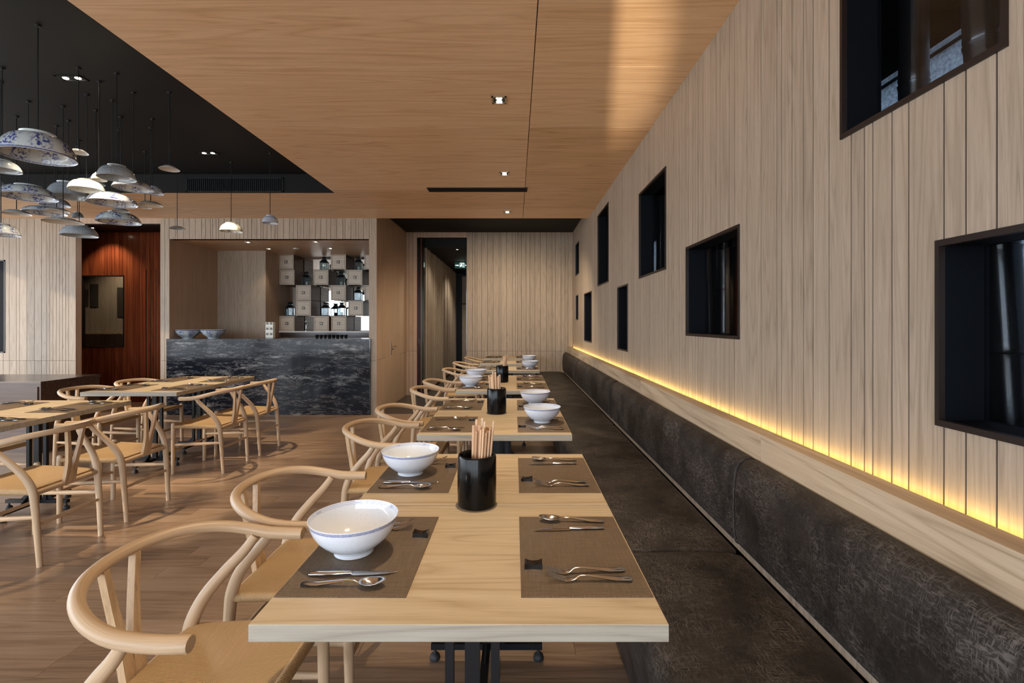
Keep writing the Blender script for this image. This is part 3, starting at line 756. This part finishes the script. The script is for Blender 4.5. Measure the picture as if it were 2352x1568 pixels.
for a, b, r in (((.0, .098), (-.008, .066), .011), ((-.008, .066), (.018, .052), .007), ((.018, .052), (.012, .025), .006), ((-.008, .066), (-.024, .046), .007), ((-.024, .046), (-.042, .046), .006), ((.0, .094), (.024, .080), .005), ((.0, .094), (-.02, .082), .005), ((-.02, .082), (-.03, .066), .005)):
    tube(bm, [(a[0], -.002, a[1]), (b[0], -.002, b[1])], r, 6, flat=.2 if False else 1.0)
mk('running_figure', bm, 'sign_white', es)
mk('side_mark', prism(bmesh.new(), [(-.155, Zs-.006), (-.155, Zs+.006), (-.07, Zs+.012), (-.07, Zs-.012), (-.1, Zs-.012), (-.11, Zs-.018), (-.12, Zs-.008)], -.003, -.001, 'y'), 'sign_white', es)
mk('hanger', B(-.004, .004, .012, .018, .145, .155), 'black_metal', es)

# ------------------------------------------------------------------ bamboo poles in the shaft
def bamboo(y, X, r, lean, mat, label, top=2.85):
    t = thing('bamboo_pole', label, 'bamboo pole', (X, y, .005), 0, 'bamboo poles behind the bench wall')
    prof = []; z = 0; k = 0; zz = []
    seglen = .32
    while z < top:
        prof += [(r*1.0, z+.012), (r*.965, z+.03), (r*.955, z+seglen*.5), (r*.97, z+seglen-.02), (r*1.035, z+seglen-.004), (r*.93, z+seglen)]
        zz.append(z+seglen); z += seglen
    bm = bmesh.new(); lathe(bm, [(0, 0)]+prof+[(0, z)], 20)
    bmesh.ops.rotate(bm, verts=bm.verts, cent=(0, 0, 0), matrix=Matrix.Rotation(lean, 3, 'X'))
    mk('culm', bm, mat, t, 35); return t
bamboo(1.345, 1.45, .052, -.067, 'bamboo', 'thick black bamboo pole seen behind the large right-hand window')
bamboo(1.76, 1.45, .047, 0.0, 'bamboo', 'black bamboo pole behind the left part of the high corner window')
bamboo(3.36, 1.45, .050, 0.0, 'bamboo', 'black bamboo pole with blue sheen behind the wide middle window')
bamboo(3.72, 1.52, .045, -.05, 'bamboo_brown', 'dark brown leaning bamboo pole behind the wide middle window')
bamboo(3.10, 1.60, .035, 0.03, 'bamboo_brown', 'thin brown bamboo pole at right of the wide middle window')
bamboo(4.83, 1.45, .044, 0.0, 'bamboo', 'black bamboo pole behind the tall upper window')
bamboo(5.75, 1.47, .042, 0.0, 'bamboo', 'black bamboo pole behind the small window above the ledge')
bamboo(7.35, 1.47, .042, 0.0, 'bamboo', 'black bamboo pole behind the far tall upper window')

# ------------------------------------------------------------------ hanging porcelain
def fit_r(X, d, l, r):
    W = r-l; lo, hi = .01, .6
    for _ in range(40):
        m = (lo+hi)/2
        q = [(X+m*math.cos(a))/(d+m*math.sin(a)) for a in [2*PI*k/48 for k in range(48)]]
        if (max(q)-min(q))*F > W: hi = m
        else: lo = m
    return m
def hanging(xp, d, yr, yt, l, r, mat, kind, label):
    dy = 8 if d < 4 else (5 if d < 5 else 3)
    yr += dy; yt += dy
    p = px(xp, yr, d); R = fit_r(p.x, d, l, r); h = max((yr-yt)*d/F, .02)
    t = thing('hanging_'+kind, label, kind, p, random.random()*6, 'porcelain hung from the dark ceiling')
    if kind == 'plate':
        h = max(.02, min(h, R*.32)); fo = .55
        outer = [(0, h*.92), (fo*R*.9, h*.92), (fo*R, h), (fo*R*1.04, h*.9), (R*.80, h*.55), (R*.97, h*.10), (R, 0)]
        inner = [(R*.985, -.001), (R*.95, h*.06), (R*.78, h*.45), (fo*R, h*.72), (0, h*.74)]
    else:
        fo = .46 if h < R*.8 else .52
        outer = [(0, h*.95), (fo*R*.9, h*.95), (fo*R*.97, h), (fo*R, h*.99), (fo*R*.98, h*.89), (R*.66, h*.80), (R*.84, h*.56), (R*.95, h*.26), (R*.985, h*.06), (R, 0)]
        inner = [(R*.985, -.002), (R*.96, h*.06), (R*.925, h*.26), (R*.81, h*.54), (R*.6, h*.75), (R*.3, h*.84), (0, h*.85)]
    oo = outer[:4]+smooth_prof(outer[3:], 3)[1:]; ii = smooth_prof(inner, 3)
    vo = [k/(len(oo)-1) for k in range(len(oo))]; vi = [1.001+.998*k/(len(ii)-1) for k in range(len(ii))]
    # v by distance from the axis outside, so that bands sit where they belong
    bm = bmesh.new(); lathe(bm, oo+ii, 40, vo+vi)
    bmesh.ops.recalc_face_normals(bm, faces=bm.faces[:])
    mk(kind if kind != 'plate' else 'dish', bm, mat, t, 45)
    top = ZD-p.z
    bm = bmesh.new(); tube(bm, [(0, 0, h*.7), (0, 0, top)], .0032, 6); mk('rod', bm, 'black_metal', t)
    bm = bmesh.new(); lathe(bm, [(0, top-.012), (.014, top-.012), (.016, top), (0, top)], 12); mk('ceiling_cap', bm, 'black_metal', t)
    return t
dt = lambda y: (ZD-CZ)*F/(VY-y)
H = [
 (87, dt(57), 352, 298, -8, 187, 'p_flower', 'bowl', 'largest blue and white floral bowl hanging nearest, upside down'),
 (180, dt(155), 343, 334, 161, 211, 'p_plate', 'plate', 'small pale plate hanging right of the largest bowl'),
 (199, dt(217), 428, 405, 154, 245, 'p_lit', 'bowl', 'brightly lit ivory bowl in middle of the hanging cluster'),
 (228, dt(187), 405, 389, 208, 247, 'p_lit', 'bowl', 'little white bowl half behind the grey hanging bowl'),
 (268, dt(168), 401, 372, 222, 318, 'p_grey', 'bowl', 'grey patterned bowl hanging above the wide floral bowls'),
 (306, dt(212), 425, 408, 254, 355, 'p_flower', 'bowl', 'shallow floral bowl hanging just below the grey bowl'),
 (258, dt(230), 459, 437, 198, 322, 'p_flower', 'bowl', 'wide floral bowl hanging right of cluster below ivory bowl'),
 (350, 4.25, 438, 424, 322, 377, 'p_dense', 'bowl', 'small dark patterned bowl at right edge of hanging cluster'),
 (389, dt(212), 381, 374, 363, 414, 'p_plate', 'plate', 'single plate hanging high to the right of cluster'),
 (346, dt(293), 466, 459, 318, 379, 'p_plate', 'plate', 'dim flat plate at lower right of the hanging cluster'),
 (333, dt(348), 474, 469, 318, 352, 'p_plate', 'plate', 'smallest plate peeping below the dim lower right plate'),
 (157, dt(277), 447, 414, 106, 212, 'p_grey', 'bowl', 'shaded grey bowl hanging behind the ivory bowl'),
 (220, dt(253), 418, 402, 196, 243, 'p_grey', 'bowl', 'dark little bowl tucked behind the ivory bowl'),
 (65, dt(233), 445, 418, -8, 140, 'p_flower', 'bowl', 'wide shallow floral bowl below the largest bowl'),
 (273, dt(298), 505, 482, 219, 329, 'p_flower', 'bowl', 'floral bowl hanging lowest at right before the red doorway'),
 (277, dt(268), 480, 471, 255, 299, 'p_grey', 'plate', 'small grey plate just above the lowest right floral bowl'),
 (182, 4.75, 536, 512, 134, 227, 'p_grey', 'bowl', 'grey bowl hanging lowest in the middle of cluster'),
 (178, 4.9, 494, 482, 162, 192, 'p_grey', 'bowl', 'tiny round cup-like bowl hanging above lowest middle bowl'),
 (145, 4.0, 505, 497, 92, 196, 'p_plate', 'plate', 'wide white plate just above the lowest middle bowl'),
 (130, 4.4, 480, 473, 96, 162, 'p_plate', 'plate', 'narrow plate in lower middle of the hanging cluster'),
 (126, 4.7, 466, 450, 87, 164, 'p_dense', 'bowl', 'dark blue patterned bowl under the wide shallow floral bowl'),
 (103, 4.55, 484, 470, 48, 160, 'p_flower', 'bowl', 'low floral bowl left of centre in hanging cluster'),
 (38, 4.2, 486, 478, 0, 76, 'p_plate', 'plate', 'pale plate low at the far left of the cluster'),
 (5, 3.4, 383, 360, -45, 54, 'p_grey', 'bowl', 'striped grey bowl partly behind the largest bowl, left edge'),
 (-12, 3.9, 421, 404, -45, 14, 'p_grey', 'bowl', 'sliver of grey bowl at left edge below striped bowl'),
 (2, 3.6, 531, 506, -48, 50, 'p_flower', 'bowl', 'dark blue banded bowl hanging lowest at the left edge'),
 (407, dt(393), 522, 516, 388, 427, 'p_grey', 'plate', 'leftmost of three lone pendants before bar, a small plate'),
 (531, dt(373), 528, 509, 502, 557, 'p_cream', 'bowl', 'middle of three lone pendants before bar, cream floral bowl'),
 (620.5, dt(352), 509, 492, 602, 641, 'p_dense', 'bowl', 'rightmost of three lone pendants before bar, small blue bowl'),
]
for a in H: hanging(*a)

# ------------------------------------------------------------------ chairs
def make_chair():
    t = thing('dining_chair', '', 'chair')
    for s in (-1, 1):
        bm = bmesh.new(); tube(bm, [(.2175, s*.220, 0), (.2165, s*.221, .05), (.213, s*.223, .25), (.21, s*.225, .43), (.209, s*.2255, .455), (.209, s*.2255, .465)], [.0145, .0155, .0175, .0185, .017, .011], 12)
        mk('front_leg', bm, 'ash_uv', t, 50)
        pts = [(-.228, s*.200, 0), (-.216, s*.204, .20), (-.204, s*.206, .36), (-.193, s*.210, .44), (-.160, s*.222, .515), (-.105, s*.238, .585), (-.055, s*.252, .640), (-.022, s*.262, .686)]
        bm = bmesh.new(); tube(bm, spline(pts, 4), lerp_list([.0145, .0165, .0195, .0205, .0195, .018, .0165, .0145], 4), 12, ref=Vector((0, 1, 0)))
        mk('back_leg', bm, 'ash_uv', t, 50)
        bm = bmesh.new(); tube(bm, [(.215, s*.222, .265), (.0, s*.216, .272), (-.213, s*.205, .280)], [.009, .013, .009], 10, flat=1.2); mk('stretcher', bm, 'ash_uv', t, 50)
        # seat side rail wrapped in cord
        bm = bmesh.new(); tube(bm, [(.205, s*.222, .432), (-.195, s*.205, .420)], .0165, 12); mk('seat_rail', bm, 'cord_y', t, 50)
        # prong of the wishbone back
        bm = bmesh.new(); secs = []
        for z, c, hw in ((.40, .0185, .0185), (.46, .0180, .0178), (.50, .0185, .0165), (.54, .0230, .0135), (.62, .0350, .0110), (.68, .0440, .0098), (.735, .0520, .0092)):
            k = (z-.40)/.338; xc = -.203-.043*k-.006*math.sin(PI*k)
            secs.append([bm.verts.new((xc+dx*.0100, s*(c+dy*hw), z)) for dx, dy in ((-1, -1), (1, -1), (1, 1), (-1, 1))])
        for a, b in zip(secs, secs[1:]):
            for i in range(4): bm.faces.new((a[i], a[(i+1) % 4], b[(i+1) % 4], b[i]))
        bm.faces.new(secs[0]); bm.faces.new(secs[-1]); bmesh.ops.recalc_face_normals(bm, faces=bm.faces[:])
        mk('back_splat', bm, 'ash_chair', t)
    bm = bmesh.new(); tube(bm, [(.209, -.222, .436), (.209, .222, .436)], .0165, 12); mk('seat_rail', bm, 'cord_x', t, 50)
    bm = bmesh.new(); tube(bm, [(-.200, -.20, .412), (-.200, .20, .412)], .0150, 12); mk('back_rail', bm, 'ash_uv', t, 50)
    bm = bmesh.new(); tube(bm, [(.215, -.222, .215), (.215, 0, .215), (.215, .222, .215)], [.009, .013, .009], 10); mk('stretcher', bm, 'ash_uv', t, 50)
    bm = bmesh.new(); tube(bm, [(-.216, -.204, .235), (-.216, 0, .235), (-.216, .204, .235)], [.009, .013, .009], 10); mk('stretcher', bm, 'ash_uv', t, 50)
    # curved top rail and arms
    pts = []
    for s in (-1, 1):
        arm = [(.122, s*.270), (.07, s*.272), (.02, s*.2715)]
        pts.append(arm)
    arc = [(-.02+(-.235)*math.sin(a), -.272*math.cos(a)) for a in [PI*k/40 for k in range(41)]]
    plan = pts[0]+arc+pts[1][::-1]
    def zr(x): k = max(0, min(1, (.06-x)/.315)); return .690+.055*k*k*(3-2*k)
    P = [(x, y, zr(x)) for x, y in plan]
    rad = []
    for x, y, z in P: k = max(0, min(1, (.02-x)/.27)); rad.append(.0185-.002*k)
    P = [(P[0][0]+.004, P[0][1], P[0][2])]+P+[(P[-1][0]+.004, P[-1][1], P[-1][2])]; rad = [.0170]+rad+[.0170]
    bm = bmesh.new(); tube(bm, P, rad, 18, ref=Vector((0, 0, 1))); mk('top_rail', bm, 'ash_uv', t, 50)
    # woven seat: four triangles of cord
    bm = bmesh.new(); n = 16; g = []
    for j in range(n+1):
        v = -1+2*j/n; row = []
        for i in range(n+1):
            u = -1+2*i/n; hw = .2215+(.2045-.2215)*(v+1)/2; x = .208-(v+1)/2*.400
            r = max(abs(u), abs(v)); cr = abs(abs(u)-abs(v))
            z = .4500-.010*(v+1)/2 - .020*(1-r)**.8 - .004*max(0, 1-cr*6)*(r > .1)*(1-r)
            if r > .985: z -= .004
            row.append(bm.verts.new((x, u*hw, z)))
        g.append(row)
    for j in range(n):
        for i in range(n):
            u = -1+2*(i+.5)/n; v = -1+2*(j+.5)/n
            q = (g[j][i], g[j][i+1], g[j+1][i+1], g[j+1][i])
            if i == j or i+j == n-1:
                ab = (0, 1, 2), (0, 2, 3)
                if i+j == n-1 and i != j: ab = (0, 1, 3), (1, 2, 3)
                for tri in ab:
                    f = bm.faces.new([q[k] for k in tri]); c = f.calc_center_median(); uu = c.y/.213; vv = (.208-c.x)/.2-1
                    f.material_index = 1 if abs(uu) > abs(vv) else 0
            else:
                f = bm.faces.new(q); f.material_index = 1 if abs(u) > abs(v) else 0
    bmesh.ops.recalc_face_normals(bm, faces=bm.faces[:])
    if bm.faces[0].normal.z < 0:
        for f in bm.faces: f.normal_flip()
    r_ = bmesh.ops.extrude_face_region(bm, geom=bm.faces[:]); 
    for v_ in [e_ for e_ in r_['geom'] if isinstance(e_, bmesh.types.BMVert)]: v_.co.z -= .018
    bmesh.ops.recalc_face_normals(bm, faces=bm.faces[:])
    mk('woven_seat', bm, ['cord_x', 'cord_y'], t, 40)
    return t
ORD = ['first', 'second', 'third', 'fourth', 'fifth', 'sixth', 'seventh', 'eighth', 'ninth']
chair = make_chair()
CHR = [(1.295, -.815), (1.885, -.79), (2.942, -.765), (3.542, -.745), (4.60, -.73), (5.22, -.73), (6.52, -.72), (7.60, -.72), (8.72, -.66)]
for i, (yy, xx) in enumerate(CHR):
    place(chair, USED, (xx, yy, 0), random.uniform(-.03, .03) if i else 0, 'pale wooden wishbone chair with woven seat, %s along the bench row' % ORD[i], 'chairs along the bench row')
LCH = [(-2.905, 2.92, PI, 'nearest right-hand chair at the left table block'), (-2.915, 3.54, PI, 'second right-hand chair at the left table block'),
       (-2.895, 4.612, PI, 'third right-hand chair at the left table block'), (-2.875, 5.208, PI, 'farthest right-hand chair, before the marble counter'),
       (-4.00, 3.56, 0, 'nearest left-hand chair at the left table block'), (-4.00, 4.63, 0, 'middle left-hand chair at the left table block'), (-3.98, 5.23, 0, 'farthest left-hand chair at the left table block')]
for x, y, r, lb in LCH:
    place(chair, USED, (x, y, 0), r, 'wishbone chair with woven seat, '+lb, 'chairs around the left tables')

# ------------------------------------------------------------------ tables
TW, TD, TH = .866, .648, .75
def make_table():
    t = thing('dining_table', '', 'table')
    mk('tabletop', B(-TW/2, TW/2, -TD/2, TD/2, TH-.036, TH, bev=.002), ['oak_table', 'oak_edge_daylit'], t)
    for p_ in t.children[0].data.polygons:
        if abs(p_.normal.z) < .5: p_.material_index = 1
    mk('mounting_plate', B(-.16, .16, -.16, .16, TH-.043, TH-.0355), 'black_metal', t)
    for s in (-1, 1): mk('post', B(s*.062-.0115, s*.062+.0115, -.0115, .0115, .06, TH-.04), 'black_metal', t)
    mk('centre_post', B(-.020, .020, -.012, .012, .06, TH-.04), 'black_metal', t)
    for k in range(4):
        L = .255 if k % 2 == 0 else .225
        bm = B(0.0, L, -.015, .015, .048, .072); bmesh.ops.rotate(bm, verts=bm.verts, cent=(0, 0, 0), matrix=Matrix.Rotation(k*PI/2+PI/2, 3, 'Z'))
        a = mk('base_arm', bm, 'black_metal', t)
        bm = prism(bmesh.new(), [(.072, .072), (.13, .072), (.072, .12)], -.003, .003, 'y'); bmesh.ops.rotate(bm, verts=bm.verts, cent=(0, 0, 0), matrix=Matrix.Rotation(k*PI/2+PI/2, 3, 'Z'))
        mk('gusset', bm, 'black_metal', a)
        bm = bmesh.new(); lathe(bm, [(0, 0), (.019, 0), (.022, .010), (.018, .022), (.007, .030), (.005, .05), (0, .05)], 14)
        bmesh.ops.translate(bm, verts=bm.verts, vec=Matrix.Rotation(k*PI/2+PI/2, 3, 'Z') @ Vector((L-.014, 0, 0)))
        mk('foot', bm, 'rubber', a, 40)
    return t
table = make_table()
TX = -.117
ROW = [1.318, 1.970, 3.015, 3.667, 4.77, 5.42, 6.64, 7.72, 8.83]
for i, yy in enumerate(ROW):
    place(table, USED, (TX, yy, 0), 0, 'pale oak two-seat table on black steel base, %s along the bench' % ORD[i], 'tables along the bench')
LT = [(-3.525, 2.914), (-3.525, 3.565), (-3.475, 4.66), (-3.475, 5.311)]
for i, (x, yy) in enumerate(LT):
    place(table, USED, (x, yy, 0), 0, 'pale oak table on black steel base, %s in the left table block' % ORD[i], 'tables in the left block')
cabn = thing('side_cabinet', 'low dark brown wooden sideboard at left edge behind the tables', 'cabinet', (-6.0, 5.45, 0))
mk('cabinet_body', B(-1.0, 1.0, -.36, .36, 0, .72), 'brown_cab', cabn); mk('cabinet_top', B(-1.01, 1.01, -.37, .37, .72, .755, bev=.003), 'brown_cab', cabn)
for k in range(3): mk('cabinet_door', B(-.98+.655*k, -.335+.655*k, -.372, -.36, .04, .70), 'brown_cab', cabn)

# ------------------------------------------------------------------ table settings
def single(name, bm, mat, cat, smooth=None):
    o = mk(name, bm, mat, None, smooth); o['category'] = cat; return o
matp = single('placemat', B(-.150, .150, -.226, .226, 0, .0022, bev=.0008), 'mat', 'placemat')
def loft(bm, secs, mi=0):
    """secs: (x, y, z, halfwidth(y), halfheight(z))"""
    rings = []
    for x, y, z, hw, hh in secs:
        rings.append([bm.verts.new((x, y+hw*math.cos(2*PI*k/8), z+hh*math.sin(2*PI*k/8))) for k in range(8)])
    for a, b in zip(rings, rings[1:]):
        for k in range(8): bm.faces.new((a[k], a[(k+1) % 8], b[(k+1) % 8], b[k]))
    bm.faces.new(rings[0][::-1]); bm.faces.new(rings[-1]); bmesh.ops.recalc_face_normals(bm, faces=bm.faces[:])
# cutlery points towards +x, handle end at x=0; z = 0 on the mat
HAND = [(0, 0, .0045, .0065, .0035), (.004, 0, .0050, .0085, .0045), (.04, 0, .0052, .0085, .0042), (.075, 0, .0095, .0062, .0032), (.105, 0, .0130, .0042, .0024), (.125, 0, .0125, .0034, .0020), (.137, 0, .0070, .0040, .0016)]
bm = bmesh.new(); loft(bm, HAND)
nu, nv = 12, 6
for lay in (0, 1):
    pass
rings = []
for j in range(nv+1):
    r = j/nv; ring = []
    for k in range(20):
        a = 2*PI*k/20; ex = math.cos(a); wy = .0205*(1-.12*ex)
        x = .168+.033*r*ex; y = wy*r*math.sin(a); z = .0012+.0105*r*r+.0045*max(0, ex)*r*r
        ring.append(bm.verts.new((x, y, z)))
    rings.append(ring)
for a, b in zip(rings[1:], rings[2:]):
    for k in range(20): bm.faces.new((a[k], a[(k+1) % 20], b[(k+1) % 20], b[k]))
bm.faces.new(rings[1])
for v_ in rings[0]: bm.verts.remove(v_)
bm.normal_update()
spoon = single('spoon', bm, 'steel', 'spoon', 60)
sm = spoon.modifiers.new('thickness', 'SOLIDIFY'); sm.thickness = .0012
bm = bmesh.new(); loft(bm, HAND[:-1]+[(.138, 0, .0065, .0075, .0013), (.150, 0, .0040, .0115, .0012), (.160, 0, .0045, .0118, .0012)])
for q in (-1.5, -.5, .5, 1.5):
    loft(bm, [(.157, q*.0062, .0045, .0022, .0011), (.175, q*.0062, .0085, .0019, .0010), (.192, q*.0058, .0150, .0015, .0008), (.204, q*.0056, .0205, .0009, .0006)])
fork = single('fork', bm, 'steel', 'fork', 60)
bm = bmesh.new(); loft(bm, [(0, 0, .0055, .0062, .0045), (.003, 0, .0055, .0080, .0052), (.05, 0, .0055, .0078, .0050), (.095, 0, .0055, .0060, .0044), (.103, 0, .0050, .0045, .0035)])
loft(bm, [(.101, 0, .0045, .0060, .0018), (.108, 0, .0040, .0098, .0012), (.15, .0005, .0036, .0098, .0010), (.185, .0015, .0034, .0078, .0008), (.203, .0035, .0032, .0045, .0006), (.212, .0060, .0032, .0010, .0004)])
knife = single('knife', bm, 'steel', 'knife', 60)
bm = bmesh.new(); secs = []
for k in range(9):
    q = -1+2*k/8; hh = .0105+.0040*q*q; hw = .011+.003*q*q; secs.append((q*.022, 0, 0, hw, hh))
rg = [[bm.verts.new((x, sy_*hw, z)) for sy_, z in ((-1, 0), (1, 0), (1, hh), (-1, hh))] for x, _, _, hw, hh in secs]
for a, b in zip(rg, rg[1:]):
    for i in range(4): bm.faces.new((a[i], a[(i+1) % 4], b[(i+1) % 4], b[i]))
bm.faces.new(rg[0]); bm.faces.new(rg[-1]); bmesh.ops.recalc_face_normals(bm, faces=bm.faces[:])
rest = single('chopstick_rest', bm, 'black_gloss', 'chopstick rest')

def setting(tx, ty, side, where, tedge, off=0.0, jit=None):
    """side=+1: diner on the right (bench) side facing -x; local frame: +x towards table middle, diner's right hand is local -y"""
    jit = jit or (lambda s: random.uniform(-s, s))
    rz = PI if side > 0 else 0
    R = Matrix.Rotation(rz, 3, 'Z'); base = Vector((tedge, ty+off, TH))
    def put(proto, lx, ly, a, label, z=.0024):
        p = base + R @ Vector((lx, ly, 0)); p.z = TH+z
        place(proto, USED, p, rz+a, label, proto.name.split('.')[0]+'s laid on the placemats')
    put(matp, .153, 0, jit(.006), 'brown woven placemat %s' % where, .0003)
    put(spoon, .040+jit(.006), -.178+jit(.006), -.04+jit(.05), 'steel spoon on placemat %s' % where)
    put(knife, .045+jit(.006), -.130+jit(.006), .02+jit(.04), 'steel knife on placemat %s' % where)
    put(fork, .040+jit(.004), .118+jit(.006), .05+jit(.05), 'steel inner fork on placemat %s' % where)
    put(fork, .038+jit(.004), .163+jit(.006), .03+jit(.05), 'steel outer fork on placemat %s' % where)
    put(rest, .272+jit(.006), .095+jit(.008), jit(.08), 'black chopstick rest on placemat %s' % where)
for i, yy in enumerate(ROW):
    w = 'of %s bench-row table, ' % ORD[i]
    yo = (0.0, .02, -.045, 0.0, 0, 0, 0, 0, 0)[i]
    setting(TX, yy, 1, w+'bench side', TX+TW/2-.001, yo); setting(TX, yy, -1, w+'chair side', TX-TW/2+.001, yo)
for i, (x, yy) in enumerate(LT):
    w = 'of %s left-block table, ' % ORD[i]
    setting(x, yy, 1, w+'right side', x+TW/2-.001); setting(x, yy, -1, w+'left side', x-TW/2+.001)

# dining bowls
def bowl_mesh(name, R, h, mat):
    f = .44*R
    outer = [(0, .006), (f*.86, .006), (f*.90, 0), (f, .001), (f*1.03, .012), (R*.60, h*.24), (R*.80, h*.46), (R*.92, h*.70), (R*.97, h*.88), (R, h*.995)]
    inner = [(R*.988, h), (R*.955, h*.88), (R*.90, h*.70), (R*.78, h*.48), (R*.56, h*.28), (R*.30, h*.185), (0, h*.17)]
    oo = outer[:4]+smooth_prof(outer[3:], 4)[1:]; ii = smooth_prof(inner, 4)
    vo = [k/(len(oo)-1) for k in range(len(oo))]; vi = [1.001+.998*k/(len(ii)-1) for k in range(len(ii))]
    bm = bmesh.new(); lathe(bm, oo+ii, 56, vo+vi); bmesh.ops.recalc_face_normals(bm, faces=bm.faces[:])
    return mk(name, bm, mat, None, 45)
bowl = bowl_mesh('soup_bowl', .117, .098, 'p_rice'); bowl['category'] = 'bowl'
for x, y, lb in ((-.437, 1.308, 'nearest, on chair-side mat of first bench-row table'), (-.432, 1.99, 'on chair-side mat of second bench-row table'),
                 (.166, 3.02, 'on bench-side mat of third bench-row table'), (.150, 3.69, 'on bench-side mat of fourth bench-row table'),
                 (-.44, 4.74, 'on chair side of fifth bench-row table'), (-.44, 5.42, 'on chair side of sixth bench-row table'),
                 (.20, 6.66, 'on bench side of seventh bench-row table'), (.22, 7.75, 'on bench side of eighth bench-row table')):
    place(bowl, USED, (x, y, TH+.0030), random.random()*6, 'white rice-pattern bowl with blue rim, '+lb, 'soup bowls on the tables')
big = bowl_mesh('serving_bowl', .175, .135, 'p_flower'); big['category'] = 'bowl'
place(big, USED, ((432-VX)*7.46/F, 7.46, 1.1355), 0, 'large blue and white floral bowl, left of pair on bar counter', 'large bowls on the bar counter')
place(big, USED, ((490-VX)*7.50/F, 7.50, 1.1355), 2, 'large blue and white floral bowl, right of pair on bar counter', 'large bowls on the bar counter')

# chopstick holders with chopsticks
HR, HH = .0655, .172
bm = bmesh.new(); lathe(bm, [(0, 0), (HR-.004, 0), (HR, .004), (HR+.001, HH*.5), (HR, HH-.006), (HR-.003, HH), (HR-.008, HH), (HR-.011, HH-.006), (HR-.011, .010), (0, .010)], 40)
holder = single('chopstick_holder', bm, 'holder', 'holder', 40)
bm = bmesh.new(); box(bm, -.0058, -.0004, -.0030, .0030, 0, .258); box(bm, .0004, .0058, -.0030, .0030, 0, .258); box(bm, -.0006, .0006, -.0022, .0022, .002, .15)
for v_ in bm.verts:
    if v_.co.z < .1: v_.co.x *= .8; v_.co.y *= .7
stick0 = single('chopstick_pair', bm, 'chop', 'chopsticks')
for i, (x, y, n, bias, lb) in enumerate(((-.132, 1.655, 26, (.35, .15), 'nearest'), (-.130, 3.34, 16, (-.3, -.3), 'middle'), (-.140, 5.10, 14, (.25, 0), 'farthest'))):
    place(holder, USED, (x, y, TH+.0005), 0, 'black lacquer cylinder of chopsticks, %s of three on the bench-row tables' % lb, 'chopstick holders')
    bv = Vector((bias[0], bias[1], 0)); G = []
    for gi in range(-5, 6):
        for gj in range(-5, 6):
            g = Vector(((gi+.5*(gj % 2))*.0150, gj*.0086, 0))
            if g.length < .040: G.append(g)
    G.sort(key=lambda g: -(g.dot(bv.normalized()))+random.uniform(-.012, .012)); G = G[:n]
    for g in G:
        b0 = Vector((x, y, TH+.0115)) + g*.96 - bv*.010
        top = Vector((x, y, TH+HH)) + g*1.14 + bv*.010
        d = (top-b0).normalized()
        o = place(stick0, USED, b0, 0, 'joined pair of pale wooden chopsticks in the %s black holder' % lb, 'chopsticks in the %s holder' % lb)
        o.scale = (1, 1, random.choice((.93, .95, .97, 1.0, 1.07)))
        o.rotation_mode = 'QUATERNION'; o.rotation_quaternion = d.to_track_quat('Z', 'Y')
